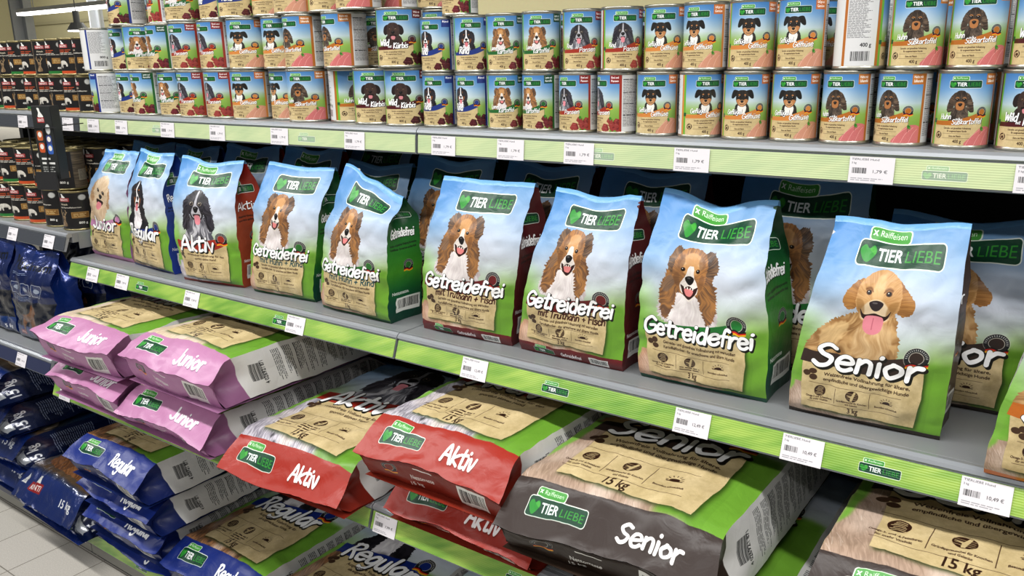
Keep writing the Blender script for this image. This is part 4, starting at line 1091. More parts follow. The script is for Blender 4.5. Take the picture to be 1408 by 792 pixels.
for i, x in enumerate(BAYS[:-1]):
    e = MB().box(x - .015, YBACK - .035, 0.0, x + .015, YBACK - .001, 1.58).build('shelf_upright', M_dark)
    tag(e, 'black upright post in the back of the shelving at %s' % ('its far left end', 'the joint beside the black tins', 'the middle joint of the shelves', 'the right end')[i], 'post')
for i in range(3):
    x0, x1 = BAYS[i], BAYS[i + 1] + (.6 if i == 2 else 0)
    o = MB().box(x0 + .002, YBACK, .0, x1 - .002, YBACK + .02, 1.58).build('back_panel', M_black)
    tag(o, ('black back panel behind the black tins and blue foil sacks', 'black back panel behind the small bags and pink sacks', 'black back panel behind the large standing bags and brown sacks')[i], 'panel')

# price tags: x, rail key
TAGM = [mat('price_tag_paper', rough=.35, img=art_tag(i, p), coat=.3) for i, p in enumerate(('12,49 €', '10,49 €', '7,99 €', '1,79 €', '2,49 €'))]
RAILS = {'A': (YA, ZA, .003), 'B': (YB, ZB, .014), 'C': (YC, ZC, .014), 'D': (YD - .005, ZD, .010), 'E': (YB, ZB + .072, .014), 'F': (YC, ZC + .055, .014)}
TAGS = [('A', -2.845, 2), ('A', -2.566, 2), ('A', -2.423, 3), ('A', -2.276, 3), ('A', -2.054, 3), ('A', -1.84, 3), ('A', -1.604, 3), ('A', -1.356, 3), ('A', -1.105, 3), ('A', -.94, 3), ('A', -.79, 3), ('A', -.575, 3), ('A', -.296, 3), ('A', -.085, 3),
        ('B', -2.37, 1), ('B', -2.215, 2), ('B', -1.89, 2), ('B', -1.49, 2), ('B', -.968, 0), ('B', -.515, 0), ('B', -.336, 1), ('B', -.09, 1),
        ('C', -2.43, 2), ('C', -1.135, 2), ('D', -2.77, 4), ('D', -2.53, 4), ('D', -1.95, 4), ('E', -2.83, 2), ('E', -2.60, 2), ('F', -2.68, 2), ('F', -3.1, 2)]
names = {'A': 'top rail', 'B': 'middle green rail', 'C': 'lower green rail', 'D': 'bottom rail', 'E': 'dark grey rail below the large black tins', 'F': 'navy rail under the blue sacks'}
ORD = ['first', 'second', 'third', 'fourth', 'fifth', 'sixth', 'seventh', 'eighth', 'ninth', 'tenth', 'eleventh', 'twelfth', 'thirteenth', 'fourteenth', 'fifteenth', 'sixteenth', 'seventeenth', 'eighteenth', 'nineteenth', 'twentieth', 'twenty-first', 'twenty-second', 'twenty-third', 'twenty-fourth', 'twenty-fifth', 'twenty-sixth', 'twenty-seventh', 'twenty-eighth', 'twenty-ninth', 'thirtieth']
seen = {}
for key, x, k in TAGS:
    y, z, tl = RAILS[key]
    w2 = .031; s = 1.06
    yy0 = y - .0068; V = []
    for xx in (-w2, w2):
        V += [(x + xx, yy0, z - .0125), (x + xx, yy0 - tl * s * .93, z - .011 - .04 * .98)]
    o = new_obj('price_tag', V, [(0, 1, 3, 2)], TAGM[k], None, uv=[(0, 1), (0, 0), (1, 1), (1, 0)], smooth_=False)
    sd = o.modifiers.new('s', 'SOLIDIFY'); sd.thickness = .0006; sd.offset = 1
    n = seen.get(key, 0); seen[key] = n + 1
    tag(o, '%s price tag from the left on the %s' % (ORD[n], names[key]), 'price tag', 'price tags on the rails')

# ------------------------------------------------------------------ crumpled film
def crumple(P, seed, a1=.0035, a2=.0012, wt=(.3, 1, .3)):
    """smooth displacement field with soft ridges, a function of position only"""
    x, y, z = P[..., 0], P[..., 1], P[..., 2]
    r = np.random.RandomState(seed)
    D = np.zeros_like(P)
    for k, (f, a) in enumerate(((16, a1), (34, a1 * .5), (75, a2))):
        for ax in range(3):
            q = r.rand(6) * 2 - 1
            u = (x * (1 + .4 * q[0]) + y * .8 * q[1] + z * .6 * q[2]) * f + r.rand() * 50
            v = (z * (1 + .4 * q[3]) + y * .8 * q[4] - x * .6 * q[5]) * f + r.rand() * 50
            n = vnoise(u, v, seed % 50 + ax + k * 3)
            if k < 2: n = 1 - np.abs(2 * n - 1) ** .8
            D[..., ax] += (n - .5) * 2 * a * wt[ax]
    return D

FILM = {}
def film(kind, part, lying=False):
    key = (kind, part, lying)
    if key in FILM: return FILM[key]
    nm = 'printed_film_%s_%s' % (kind, part)
    if part == 'front': im = art_front(kind, lying)
    elif part == 'side': im = art_side(kind)
    elif part == 'text': im = art_white(kind, lying)
    elif part == 'bottom': im = art_bottom(kind)
    FILM[key] = mat(nm, rough=.36, img=im, bump=(20, .16, 'foil'), spec=.34)
    return FILM[key]
PLAIN = {}
def plain(kind):
    if kind not in PLAIN: PLAIN[kind] = mat('plain_film_' + kind, FOOD[kind]['dk'] if kind in FOOD else '#10224e', .36, bump=(22, .28, 'foil'))
    return PLAIN[kind]

SEAL = mat('sky_film', '#6ea6d8', .36, bump=(22, .28, 'foil'))
M_foil_p = mat('blue_foil_plain', '#14307a', .22, .45, bump=(12, .4, 'foil'), coat=.4)
def standing_bag(kind, x, y, w, h, d, rz=0.0, lean=.0, seed=1, top=(.0, .0, .0), label='', group='bags on the middle shelf', z=ZB, mats=None, cat='bag', name='dog_food_bag', crs=1.0, sl=0.0, sr=0.0):
    """x, y: middle of the front bottom edge. top = extra height at the left corner, dip in the middle, right corner."""
    e = empty(name, (x, y, z), rz)
    if mats is None: mats = (film(kind, 'front'), film(kind, 'side'), film(kind, 'text'), plain(kind))
    NU, NV, NT = 30, 46, 12
    r = np.random.RandomState(seed)
    def ends(v):
        """half width, y of front edge, y of back edge, z"""
        yf = .0 + .008 * (1 - smooth(0, .06, v)) + d * .50 * smooth(.66, 1.06, v) * 1.12 + lean * v * h
        yb = d + .004 - d * .40 * smooth(.72, 1.05, v) + lean * v * h
        hw = w / 2 * (1.0 + .03 * np.sin(PI * np.clip(v * 1.15, 0, 1)) - .02 * smooth(.7, 1, v))
        return hw, yf, yb, v * h
    u = np.linspace(-1, 1, NU)[None, :]; v = np.linspace(0, 1, NV)[:, None]
    hw, yf, yb, zz = ends(v)
    tz = (top[0] * smooth(.1, -1, u) + top[2] * smooth(-.1, 1, u) - top[1] * np.exp(-(u / .5) ** 2)) * smooth(.75, 1.0, v) 
    bul = (1 - u ** 2) ** .7 * (np.sin(PI * np.clip(v * 1.02, 0, 1)) ** .6)
    shx = smooth(-.05, 1.05, v)
    X = hw * u + shx * (sl * (1 - u) / 2 + sr * (1 + u) / 2); Y = yf + 0 * u - .016 * bul; Z = zz + 0 * u + tz
    P = np.stack([X, Y, Z], 2)
    def finish(P):
        Q = P + crumple(P + [x, 0, 0], seed, .0040 * crs, .0015 * crs) * np.clip(P[..., 2:3] / .02, 0, 1)
        Q[..., 2] = np.maximum(Q[..., 2], .0006)
        return Q
    Pf = finish(P)
    V, F = grid(Pf)
    uv = np.stack([(u + 1) / 2 + 0 * v, v + 0 * u], 2).reshape(-1, 2)
    new_obj('front_panel', V, F, mats[0], e, uv=uv)
    # gussets
    t = np.linspace(0, 1, NT)[None, :]
    for sgn in (1, -1):
        g = w * (.015 + .19 * smooth(.5, 1.0, v) * (1 if sgn < 0 else 1)) * (1 - np.abs(2 * t - 1))
        k = sgn * 1.0
        ez = tz[:, -1:] if sgn > 0 else tz[:, :1]
        Xg = sgn * (hw - g) + shx * (sr if sgn > 0 else sl); Yg = yf * (1 - t) + yb * t; Zg = zz + ez * (1 - .3 * t)
        Pg = finish(np.stack([Xg, Yg, Zg], 2)) 
        V, F = grid(Pg, flip=(sgn < 0))
        uv = np.stack([t + 0 * v, v + 0 * t], 2).reshape(-1, 2)
        new_obj('side_gusset', V, F, mats[1] if sgn > 0 else mats[2], e, uv=uv)
    # back
    Pb = np.stack([X, yb + 0 * u + .008 * bul, Z * 1.0 - tz * .3], 2)
    V, F = grid(finish(Pb), flip=True)
    new_obj('back_panel', V, F, mats[3], e)
    # top seal: crimped strip joining front and back
    P0 = Pf[-1]; Pk = finish(Pb)[-1]
    m = np.linspace(0, 1, 4)[:, None, None]
    ridge = P0[None] * (1 - m) + Pk[None] * m
    ridge[..., 2] += .010 * np.sin(PI * m[..., 0])
    V, F = grid(ridge)
    new_obj('top_seal', V, F, SEAL if mats[3] is not M_foil_p else M_foil_p, e)
    b = MB().box(-w / 2 * .96, .012, .0, w / 2 * .96, d * .98, .0016).build('bag_bottom', mats[3], e)
    tag(e, label, cat, group)
    return e

def lying_bag(kind, x, y, z, w=.385, L=.66, T=.13, rz=0.0, seed=1, tip=.05, side=.93, flare=.012, label='', group='', mats=None, slope=.085, band_pull=0.0, cat='sack', name='dog_food_sack', crs=1.0, tiltx=0.0, roll=0.0):
    """a large sack lying on its back, its bottom fold towards the aisle. x = middle, y = front tip, z = what it lies on"""
    e = empty(name, (x, y, z), rz)
    e.rotation_euler = (tiltx, roll, rz)
    if mats is None: mats = (film(kind, 'front', True), film(kind, 'text', True), film(kind, 'bottom', True), plain(kind))
    NU, NV, NT = 40, 70, 10
    s = (np.linspace(0, 1, NV) ** 1.25)[:, None]; u = np.linspace(-1, 1, NU)[None, :]
    Y = s * L
    rise = smooth(-.35, 1.0, Y / slope); rise = (rise - smooth(-.35, 1, np.zeros(1))) / (1 - smooth(-.35, 1, np.zeros(1)))
    tail = smooth(1.0, .80, s)
    ze = tip + (T * side - tip) * rise; ze = ze * (.35 + .65 * tail)
    zc = tip + (T * 1.02 - tip) * rise; zc = zc * (.3 + .7 * tail)
    hw = w / 2 * (1.025 - .06 * smooth(0, .11, Y / L) + .0 * s)
    pil = (1 - np.abs(u) ** 2.6)
    X = hw * u; Z = ze + (zc - ze) * pil
    # the free bottom fold curls a little
    r = np.random.RandomState(seed)
    fl = (1 - smooth(0, .05, Y)) * (.006 * np.sin(u * 3.2 + r.rand() * 6) + .003 * np.sin(u * 7 + r.rand() * 6))
    Yv = Y + 0 * u + (1 - smooth(0, .06, Y)) * (.006 * np.sin(u * 2.3 + r.rand() * 6))
    P = np.stack([X, Yv, Z + fl], 2)
    def finish(P):
        Q = P + crumple(P + [x, 0, 0], seed, .0030 * crs, .0010 * crs, (.3, .4, 1))
        Q[..., 2] = np.maximum(Q[..., 2], .001)
        return Q
    Pt = finish(P)
    V, F = grid(Pt)
    cz = (ze + zc)[:, 0] / 2
    arc = np.concatenate([[0], np.cumsum(np.hypot(np.diff(Y[:, 0]), np.diff(cz)))]); arc = (arc / arc[-1])[:, None]
    uv = np.stack([(u + 1) / 2 + 0 * s, arc + 0 * u], 2).reshape(-1, 2)
    new_obj('front_panel', V, F, mats[0], e, uv=uv)
    # folded bottom face under the tip
    m = np.linspace(0, 1, 10)[:, None]
    zt = P[0, :, 2][None]
    Pf = np.stack([hw[0, 0] * u * (1 - .03 * np.clip(m * 5, 0, 1) - .02 * m) , P[0, :, 1][None] + .014 * np.clip(m * 5, 0, 1) + .024 * m ** 1.8, (zt - .001) * (1 - m) + .0015 * m + 0 * u], 2)
    V, F = grid(finish(Pf), flip=True)
    new_obj('bottom_fold', V, F, mats[2], e, uv=np.stack([(u + 1) / 2 + 0 * m, 1 - m + 0 * u], 2).reshape(-1, 2))
    # gussets
    t = np.linspace(0, 1, NT)[None, :]
    zb = .012 + .0 * s
    for sgn in (1, -1):
        near = 1 - smooth(.0, .14, Y)
        g = (.012 + .030 * near * smooth(0, .02, Y)) * (1 - np.abs(2 * t - 1)) - .012 * np.sin(PI * t) * (1 - near)
        yb_ = P[0, 0, 1] + .05
        Xg = sgn * (hw + flare * t * smooth(0, .09, Y) - g)
        ze_ = (P[:, -1, 2] if sgn > 0 else P[:, 0, 2])[:, None]; ye_ = (P[:, -1, 1] if sgn > 0 else P[:, 0, 1])[:, None]
        Zg = ze_ * (1 - t) + .006 * t
        Yg = ye_ + (.012 * np.clip(t * 4, 0, 1) + .026 * t ** 1.8) * (1 - s)
        V, F = grid(finish(np.stack([Xg, Yg, Zg], 2)), flip=(sgn < 0))
        new_obj('side_gusset', V, F, mats[1], e, uv=np.stack([s + 0 * t, 1 - t + 0 * s], 2).reshape(-1, 2))
    Pb = np.stack([(hw + flare * .9 * smooth(0, .09, Y)) * u, Y * .965 + .022 + 0 * u, 0 * Y + .002 + 0 * u], 2)
    V, F = grid(Pb, flip=True)
    new_obj('back_panel', V, F, mats[3], e)
    # closed tail end
    Pe = np.stack([Pt[-1], np.stack([hw[-1, 0] * .95 * u[0], 0 * u[0] + L, 0 * u[0] + .002], 1)], 0)
    V, F = grid(Pe)
    new_obj('top_seal', V, F, mats[3], e)
    tag(e, label, cat, group)
    return e

# ------------------------------------------------------------------ standing bags on the middle shelf
G = 'standing bags on the middle shelf'
#            kind      x       y     w     h     d    rz    lean  top                 label
BAGS = [('pink', -2.385, 1.268, .225, .306, .09, -.02, -.01, (.0, .0, .0), .07, .03, 'small bag with pale fluffy dog and pink band, first standing bag from left'),
        ('blue', -2.150, 1.252, .214, .310, .085, -.06, .0, (.01, .0, .004), .037, .0, 'small bag with black and white mountain dog and royal blue side'),
        ('red', -1.868, 1.245, .214, .304, .09, .14, -.01, (.012, .008, .004), .0, .0, 'small bag with black spaniel tongue out and rust red side'),
        ('green', -1.612, 1.262, .212, .302, .09, .06, .0, (.01, .0, .006), .048, .05, 'left bag of the two with collie and dark green side, logo slanting'),
        ('green', -1.350, 1.247, .226, .292, .095, -.04, -.03, (.035, .0, -.035), .066, .016, 'collie bag with open dark green side pocket, right corner sagging low'),
        ('maroon', -1.044, 1.262, .226, .308, .085, .03, .0, (.004, .0, .004), .038, .033, 'left bag of the two with collie and maroon bottom band'),
        ('maroon', -.795, 1.262, .226, .300, .085, -.01, .0, (.01, .005, .006), .056, .01, 'right bag of the two with collie and maroon bottom band'),
        ('fir', -.532, 1.262, .226, .305, .12, .01, .0, (.016, .014, .010), .005, -.02, 'large collie bag with green side, green band and rounded badge'),
        ('brown', -.272, 1.262, .218, .298, .095, .03, .0, (.004, .004, .006), .035, .004, 'large bag with sitting golden retriever and dark brown band'),
        ('orange', .016, 1.192, .225, .305, .10, .0, .0, (.0, .0, .0), .05, .0, 'bag with orange bottom edge cut off by the right picture edge')]
for i, (k, x, y, w, h, d, rz, ln, tp, dl, dr, lab) in enumerate(BAGS):
    standing_bag(k, x, y, w, h, d, rz, ln, 100 + i * 7, tp, lab, G, sl=dl, sr=dr)
BACK = [('pink', -2.385, 1.405, .0, .31, 'pink bag behind the front bag with the pale fluffy dog'), ('blue', -2.16, 1.40, .0, .31, 'blue bag half hidden behind the mountain dog bag'), ('red', -1.92, 1.41, .05, .32, 'red bag in the dark behind the spaniel bag, shifted left'),
        ('red', -1.68, 1.41, -.02, .325, 'red bag with spaniel peeking out between the spaniel and collie bags'), ('green', -1.56, 1.54, .0, .34, 'green bag deep behind the slanting collie bags'), ('green', -1.205, 1.405, .0, .325, 'collie bag in shade behind the sagging collie bag'),
        ('maroon', -.965, 1.42, .0, .325, 'maroon bag in the dark behind the left maroon collie bag'), ('maroon', -.725, 1.42, .0, .325, 'maroon bag in the dark behind the right maroon collie bag'), ('fir', -.44, 1.43, .02, .335, 'green bag in shade behind the large collie bag'),
        ('brown', -.185, 1.41, .0, .285, 'brown bag in shade behind the golden retriever bag'), ('green', -1.445, 1.405, .0, .30, 'green bag between the two dark green collie bags, second row'), ('orange', .06, 1.36, .0, .31, 'orange bag in shade behind the bag at the right edge')]
for i, (k, x, y, rz, h, lab) in enumerate(BACK):
    standing_bag(k, x, y, .22, h, .085, rz, .0, 300 + i * 5, (.01, .006, .01), lab, 'second row of bags on the middle shelf')

# ------------------------------------------------------------------ lying sacks
GP = 'large sacks lying on the lower shelves'
H1 = .112
lying_bag('pink', -2.195, 1.02, ZC, seed=11, T=.106, tip=.070, w=.36, label='lower left pink sack, lying under the sack nearest the blue ones', group=GP)
lying_bag('pink', -1.825, 1.015, ZC, seed=12, T=.104, tip=.045, w=.365, rz=-.02, label='lower right pink sack, under the sack with the long pale side', group=GP)
lying_bag('pink', -2.18, 1.000, ZC + H1 + .008, seed=13, T=.115, tip=.072, w=.36, rz=.03, label='upper left pink sack lying nearest the blue sacks', group=GP)
lying_bag('pink', -1.765, 1.010, ZC + H1 + .022, seed=14, T=.122, tip=.075, w=.365, rz=-.02, label='upper right pink sack with long pale printed side', group=GP)
lying_bag('red', -1.365, 1.00, ZC, seed=15, T=.105, tip=.022, w=.36, rz=.02, label='single red sack lying left of the stacked red sacks', group=GP)
lying_bag('red', -.93, 1.062, ZC, seed=16, T=.104, tip=.035, w=.35, label='lower red sack, under the other one beside the brown sack', group=GP)
lying_bag('red', -.95, 1.015, ZC + H1, seed=17, T=.122, tip=.065, w=.34, rz=-.01, label='upper red sack lying on another beside the brown sack', group=GP)
lying_bag('brown', -.515, 1.085, ZC, seed=18, T=.076, tip=.03, side=.8, w=.35, flare=.05, label='lower dark brown sack, under the big one in front', group=GP)
lying_bag('brown', -.586, 1.003, ZC + .080, seed=19, T=.136, tip=.062, w=.378, flare=.014, label='big dark brown sack on top, the largest lying in front', group=GP)
lying_bag('brown', -.08, 1.06, ZC, seed=20, T=.104, tip=.045, w=.39, label='lower dark brown sack below the bottom right corner sack', group=GP)
lying_bag('brown', -.08, 1.03, ZC + H1, seed=21, T=.12, tip=.05, w=.40, label='dark brown sack in the bottom right corner, cut by the frame', group=GP)
lying_bag('blue', -2.20, 1.09, ZD, seed=30, T=.05, tip=.02, w=.38, crs=.7, label='flattened blue sack at the very bottom, mostly hidden under the blue stack', group=GP)
lying_bag('blue', -2.20, 1.06, ZD + .054, seed=31, T=.104, tip=.06, w=.38, label='lowest of the three full royal blue sacks in the stack', group=GP)
lying_bag('blue', -2.165, 1.04, ZD + .166, seed=32, T=.104, tip=.055, w=.37, label='middle one of the three full royal blue sacks in the stack', group=GP)
lying_bag('blue', -2.145, 1.01, ZD + .278, seed=33, T=.115, tip=.065, w=.365, rz=.0, label='top one of the three full royal blue sacks in the stack', group=GP)
lying_bag('blue', -1.825, 1.08, ZD, seed=34, T=.135, tip=.08, w=.36, rz=.0, label='royal blue sack lying alone right of the blue stack', group=GP)
lying_bag('blue', -1.455, 1.08, ZD, seed=35, T=.112, tip=.05, w=.365, label='royal blue sack at the bottom edge below the red sack', group=GP)
lying_bag('brown', -1.065, 1.08, ZD, seed=36, T=.112, tip=.05, w=.38, label='brown sack at the bottom edge beside the lower blue sack', group=GP)

# ------------------------------------------------------------------ blue foil sacks of the neighbouring range
M_foil = mat('blue_foil_print', rough=.22, metal=.45, img=art_hill(), bump=(14, .45, 'foil'), spec=.8, coat=.5)
M_foil_s = mat('blue_foil_side', rough=.22, metal=.3, img=art_hill_side(), bump=(12, .4, 'foil'), spec=.8, coat=.5)
FM = (M_foil, M_foil_p, M_foil_p, M_foil_p)
ZF = ZC + .055
standing_bag('x', -2.70, 1.165, .24, .29, .08, .05, .0, 501, (.02, .01, .0), 'shiny blue foil sack with brown dog standing on the navy shelf', 'blue foil sacks', ZF, FM, 'sack', 'foil_sack', 1.3)
standing_bag('x', -2.96, 1.165, .23, .305, .08, .0, .0, 502, (.0, .0, .01), 'shiny blue foil sack cut by the left picture edge, standing', 'blue foil sacks', ZF, FM, 'sack', 'foil_sack', 1.3)
standing_bag('x', -2.64, 1.30, .21, .305, .08, .05, .0, 503, (.0, .01, .01), 'blue foil sack standing deeper, just left of the upper pink sack', 'blue foil sacks', ZF, FM, 'sack', 'foil_sack', 1.3)
M_foil_l = mat('blue_foil_large_print', rough=.22, metal=.3, img=art_hill_large(), bump=(12, .4, 'foil'), spec=.8, coat=.5)
FL = (M_foil_l, M_foil_s, M_foil_p, M_foil_p)
GF = 'lying blue foil sacks'
lying_bag('x', -2.61, 1.035, ZD, w=.38, L=.60, seed=510, T=.15, tip=.06, rz=-.04, label='crumpled blue foil sack lying in front, left of the royal blue stack', group=GF, mats=FL, name='foil_sack', crs=1.5)
for i, lab in enumerate(('lowest of the lying navy foil sacks stacked at the left edge', 'second from the floor of the navy foil sacks at the left edge', 'third from the floor of the navy foil sacks at the left edge', 'topmost of the lying navy foil sacks, brown dog picture, left edge')):
    lying_bag('x', -3.01 + .02 * (i % 2), 1.07 - .02 * i, ZD + .119 * i, w=.385, seed=520 + i, T=.112, tip=.05, rz=.02 * (i - 1), label=lab, group=GF, mats=FL, name='foil_sack', crs=1.0)

# ------------------------------------------------------------------ tins
M_tin = mat('tin_metal', '#a7a59a', .3, .9)
M_gold = mat('gold_tin_metal', '#9a8e66', .32, .9)
LABELS = {}
def label_mat(kind, big='400 g'):
    if (kind, big) not in LABELS:
        im = art_rinti(kind, big) if kind in ('orange', 'green', 'black') else art_can(kind, big)
        LABELS[(kind, big)] = mat('tin_label_' + kind, rough=.34, img=im, coat=.15)
    return LABELS[(kind, big)]

def lathe(prof, n=48):
    V = []; F = []
    for r, z in prof:
        V += [(r * math.cos(2 * PI * i / n), r * math.sin(2 * PI * i / n), z) for i in range(n)]
    for k in range(len(prof) - 1):
        F += [(k * n + i, k * n + (i + 1) % n, (k + 1) * n + (i + 1) % n, (k + 1) * n + i) for i in range(n)]
    return V, F

TIN_MESH = {}
def tin_parts(r, h, metal):
    key = (r, h, metal.name)
    if key not in TIN_MESH:
        out = []
        V, F = lathe([(0, .002), (r * .86, .002), (r * .92, .0), (r * .985, .0), (r * 1.01, .0015), (r * 1.01, .0035), (r * .985, .005), (r * .975, .0065), (r * .975, h - .0065), (r * .985, h - .005)])
        out.append(('tin_body', V, F, metal, None))
        V, F = lathe([(r * .985, h - .005), (r * 1.01, h - .0035), (r * 1.01, h - .001), (r * .985, h), (r * .945, h - .0005), (r * .93, h - .004), (r * .8, h - .004), (r * .78, h - .003), (r * .5, h - .003), (0, h - .003)])
        out.append(('lid', V, F, metal, None))
        n = 64; V = []; U = []
        for k in range(n + 1):
            a = -PI / 2 + (k / n - .5) * 2 * PI   # seam at the back, art faces -y
            for z, v in ((.0055, 0), (h - .0055, 1)):
                V.append((r * .988 * math.cos(a), r * .988 * math.sin(a), z)); U.append((k / n, v))
        F = [(2 * k, 2 * k + 2, 2 * k + 3, 2 * k + 1) for k in range(n)]
        out.append(('label', V, F, None, U))
        TIN_MESH[key] = out
    return TIN_MESH[key]

TIN_PROTO = {}
def tin(kind, x, y, z, rot, label, group, r=.0366, h=.108, big='400 g', metal=None):
    metal = metal or M_tin
    key = (kind, r, h)
    e = empty('food_tin', (x, y, z), rot)
    if key not in TIN_PROTO:
        ch = []
        for nm, V, F, m, U in tin_parts(r, h, metal):
            ch.append(new_obj(nm, V, F, m or label_mat(kind, big), e, uv=U))
        rg = MB()
        b = 16
        for i in range(b):
            a0, a1 = 2 * PI * i / b, 2 * PI * (i + 1) / b
            for a, c in ((a0, a1),):
                k = len(rg.V)
                for q, zz in ((.009, 0), (.0115, 0), (.0115, .0012), (.009, .0012)):
                    rg.V.append((q * math.cos(a), r * .45 + q * math.sin(a), h - .003 + zz))
                for q, zz in ((.009, 0), (.0115, 0), (.0115, .0012), (.009, .0012)):
                    rg.V.append((q * math.cos(c), r * .45 + q * math.sin(c), h - .003 + zz))
                rg.F += [(k, k + 1, k + 5, k + 4), (k + 1, k + 2, k + 6, k + 5), (k + 2, k + 3, k + 7, k + 6), (k + 3, k, k + 4, k + 7)]
        ch.append(rg.build('pull_ring', metal, e))
        TIN_PROTO[key] = ch
    else:
        for c in TIN_PROTO[key]:
            d = c.copy(); COL.objects.link(d); d.parent = e
    tag(e, label, 'tin', group)
    return e

DOGN = {'rind': 'black and white mountain dog, blue edged', 'lamm': 'collie, green banded', 'pansen': 'black spaniel, red banded', 'gefl': 'black and tan terrier, light orange', 'huhn': 'dappled dachshund, orange', 'wild': 'black labrador, wine red'}

ROW1 = [(-2.435, 'rind', -110, 0), (-2.332, 'rind', -50, .02), (-2.222, 'lamm', -62, 0), (-2.112, 'lamm', -42, .01), (-2.004, 'pansen', -54, 0), (-1.889, 'pansen', -56, 0), (-1.780, 'gefl', -30, 0), (-1.672, 'gefl', -50, .03), (-1.570, 'huhn', -22, 0), (-1.464, 'huhn', 30, .03), (-1.362, 'wild', -5, .01), (-1.260, 'wild', -8, 0),
        (-1.167, 'rind', -25, 0), (-1.080, 'rind', -30, 0), (-1.000, 'lamm', 0, 0), (-0.917, 'lamm', -32, 0), (-0.833, 'pansen', -38, 0), (-0.753, 'pansen', -62, 0), (-0.673, 'gefl', -10, 0), (-0.594, 'gefl', 22, 0), (-0.515, 'gefl', 0, 0), (-0.435, 'gefl', -5, 0), (-0.356, 'huhn', -18, 0), (-0.277, 'huhn', -25, 0), (-0.197, 'huhn', 3, 0), (-0.117, 'wild', 3, 0), (-.037, 'wild', 0, 0)]
ROW2 = [(-2.452, 'rind', 110, 0), (-2.340, 'rind', -52, .02), (-2.232, 'lamm', -5, 0), (-2.124, 'lamm', -66, 0), (-2.014, 'pansen', -50, 0), (-1.895, 'pansen', -58, 0), (-1.775, 'gefl', -20, 0), (-1.672, 'gefl', -28, .02), (-1.568, 'huhn', -52, 0), (-1.440, 'huhn', -54, 0), (-1.262, 'wild', -8, -.01),
        (-1.168, 'rind', -30, 0), (-1.08, 'rind', 0, 0), (-1.000, 'lamm', -2, 0), (-0.914, 'lamm', -3, 0), (-0.826, 'pansen', -2, 0), (-0.745, 'pansen', 12, 0), (-0.667, 'gefl', -5, .01), (-0.589, 'gefl', -22, 0), (-0.511, 'gefl', 0, 0), (-0.431, 'gefl', -12, 0), (-0.345, 'huhn', 115, 0), (-0.267, 'huhn', 5, 0), (-0.189, 'huhn', -2, 0), (-0.112, 'wild', 2, 0)]
ROW3 = [(-2.290, 'rind', -62, 0), (-2.150, 'pansen', -90, .03), (-2.020, 'lamm', -22, 0), (-1.905, 'rind', -45, .02), (-1.80, 'rind', -5, 0), (-1.697, 'gefl', -20, .02), (-1.592, 'gefl', -38, 0), (-1.49, 'huhn', -5, .01), (-1.388, 'huhn', -38, 0), (-1.125, 'lamm', -38, .02)]
SMALL = (.0366, .108, '400 g'); LARGE = (.0495, .119, '800 g')
for ri, (row, nm) in enumerate(((ROW1, 'bottom'), (ROW2, 'second'), (ROW3, 'third'))):
    for i, (x, k, phi, dy) in enumerate(row):
        large = x < -1.2
        r_, h_, g_ = LARGE if large else SMALL
        y = 1.362 + (.002 if i % 2 else .0) + dy
        rz = math.atan2(-x, y) + math.radians(phi)
        lab = '%s tin, %s from the left in the %s tin row' % (DOGN[k].split(',')[0], ORD[i], nm)
        tin(k, x, y, ZA + (h_ + .0005) * ri, rz, lab, 'dog food tins, %s row' % nm, r_, h_, g_)
# tins standing behind, seen through the gaps
for ri in range(3):
    x = -2.42; k_ = 0
    while x < -.08:
        large = x < -1.2
        r_, h_, g_ = LARGE if large else SMALL
        if ri == 2 and not large: break
        kd = min((ROW1, ROW2, ROW3)[ri], key=lambda t: abs(t[0] - x))[1]
        y = 1.497 if large else 1.452
        rz = math.atan2(-x, y) + math.radians((-35, 15, -80, -10)[k_ % 4])
        tin(kd, x, y, ZA + (h_ + .0005) * ri, rz, 'tin behind the front tins, %s from the left in the %s layer' % (ORD[k_], ('bottom', 'second', 'third')[ri]), 'dog food tins standing behind', r_, h_, g_)
        x += .104 if large else .082; k_ += 1
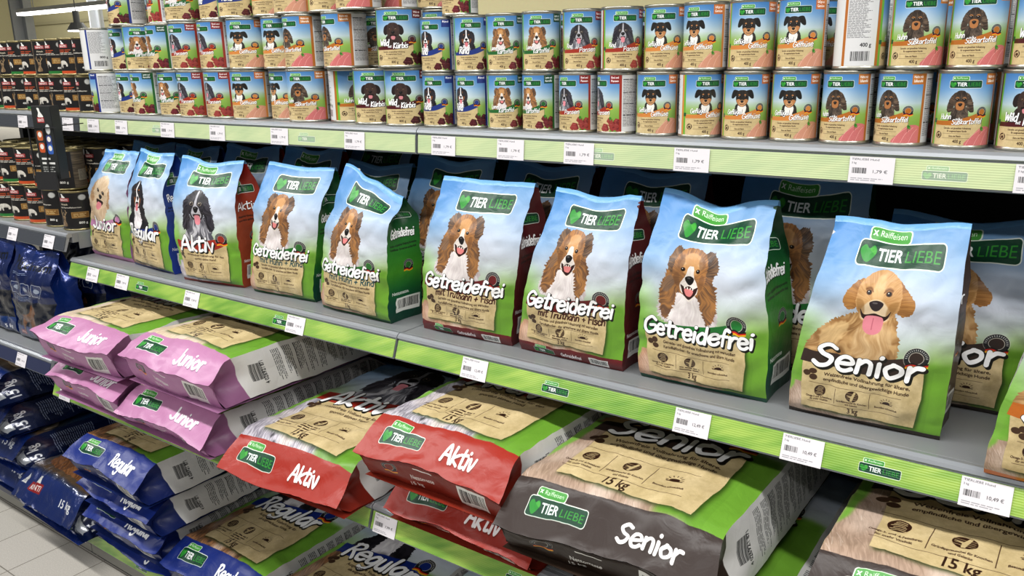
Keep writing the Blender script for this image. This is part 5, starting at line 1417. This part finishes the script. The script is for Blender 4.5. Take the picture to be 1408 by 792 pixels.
# black tins of the neighbouring range
for ri in range(2):
    for i in range(8):
        x = -2.548 - .081 * i + (.012 if ri else 0); k = ('black', 'orange', 'black', 'orange', 'green', 'black', 'orange', 'green')[(i + ri * 2) % 8]
        if i == 0: k = 'black'
        for bk in range(2):
            if bk and i > 5: continue
            tin(k, x - .02 * bk, 1.365 + .084 * bk, ZA + .1085 * ri, math.atan2(-x, 1.365) + math.radians((-42, -12, -30, 4, -14, -34, 0, 5)[i] - 20 * bk),
                'small black tin, %s from the right, %s layer, %s' % (ORD[i], 'upper' if ri else 'lower', 'behind' if bk else 'in front'), 'small black tins on the top shelf', .0366, .108, '400 g', M_gold)
ZE = ZB + .072
for ri in range(2):
    for i in range(6):
        x = -2.565 - .106 * i - (.03 if ri else 0); k = ('black', 'black', 'orange', 'orange', 'green', 'orange')[(i + ri) % 6] if i else 'black'
        for bk in range(3):
            tin(k, x + .015 * (bk > 0), 1.285 + .105 * bk, ZE + .1195 * ri, math.atan2(-x, 1.285) + math.radians((-46 if ri else -20, -62, -14, -20, 5, -8)[i] + 22 * bk),
                'large black tin, %s from the right end, %s layer, %s' % (ORD[i], 'upper' if ri else 'lower', ('front', 'second', 'third')[bk] + ' in depth'), 'large black tins below the small ones', .0495, .119, '800 g', M_gold)

# black leaflet box hanging in front of the black tins
def art_box():
    W, H = 200, 480
    A = Art(W, H, '#2c2e2d')
    A.poly([(62, 70), (70, 40), (60, 12), (84, 14), (90, 34), (118, 70)], '#e6e6e2', sm=True)
    A.rrect(48, 72, 124, 108, 4, '#9c2426'); A.text('RINTI', 86, 101, 30, '#f0e8e4', True, fit=62)
    A.ell(146, 150, 26, 34, '#b8bab8'); A.ell(146, 150, 21, 28, '#d4d6d4')
    for x, y, c in ((20, 160, '#b9653a'), (24, 240, '#c05a30'), (110, 190, '#3b4a80'), (110, 250, '#3f66b0')):
        A.rrect(x, y, x + 60, y + 66, 14, c); A.ell(x + 30, y + 26, 20, 18, '#e4e0d8')
    A.fine(30, 340, 170, 372, 30, '#f0f0ec', 2, .9)
    A.fine(30, 400, 170, 460, 14, '#c8c8c4', 3, .8)
    return A.image('print_hanging_box')
e = empty('hanging_display_box', (-2.43, 1.155, 1.215), .3)
def face(nm, V, m, par, uv=((0, 0), (1, 0), (1, 1), (0, 1))):
    return new_obj(nm, V, [(0, 1, 2, 3)], m, par, uv=uv, smooth_=False)
MB().box(-.034, 0, 0, .034, .03, .20).build('box_body', M_dark, e, .001)
face('box_front', [(-.033, -.001, .001), (.033, -.001, .001), (.033, -.001, .199), (-.033, -.001, .199)], mat('box_print', rough=.4, img=art_box()), e)
MB().box(-.06, -.006, .14, .05, -.003, .143).box(-.052, -.006, .0, -.049, -.003, .14).box(.0, -.006, .0, .003, -.003, .14).box(-.002, -.006, .141, .001, .14, .144).build('wire_holder', M_dark, e)
MB().box(-.045, -.012, -.03, .028, -.006, .02).build('sign_card', M_dark, e)
tag(e, 'black leaflet box in a wire holder hanging before the large black tins', 'display')
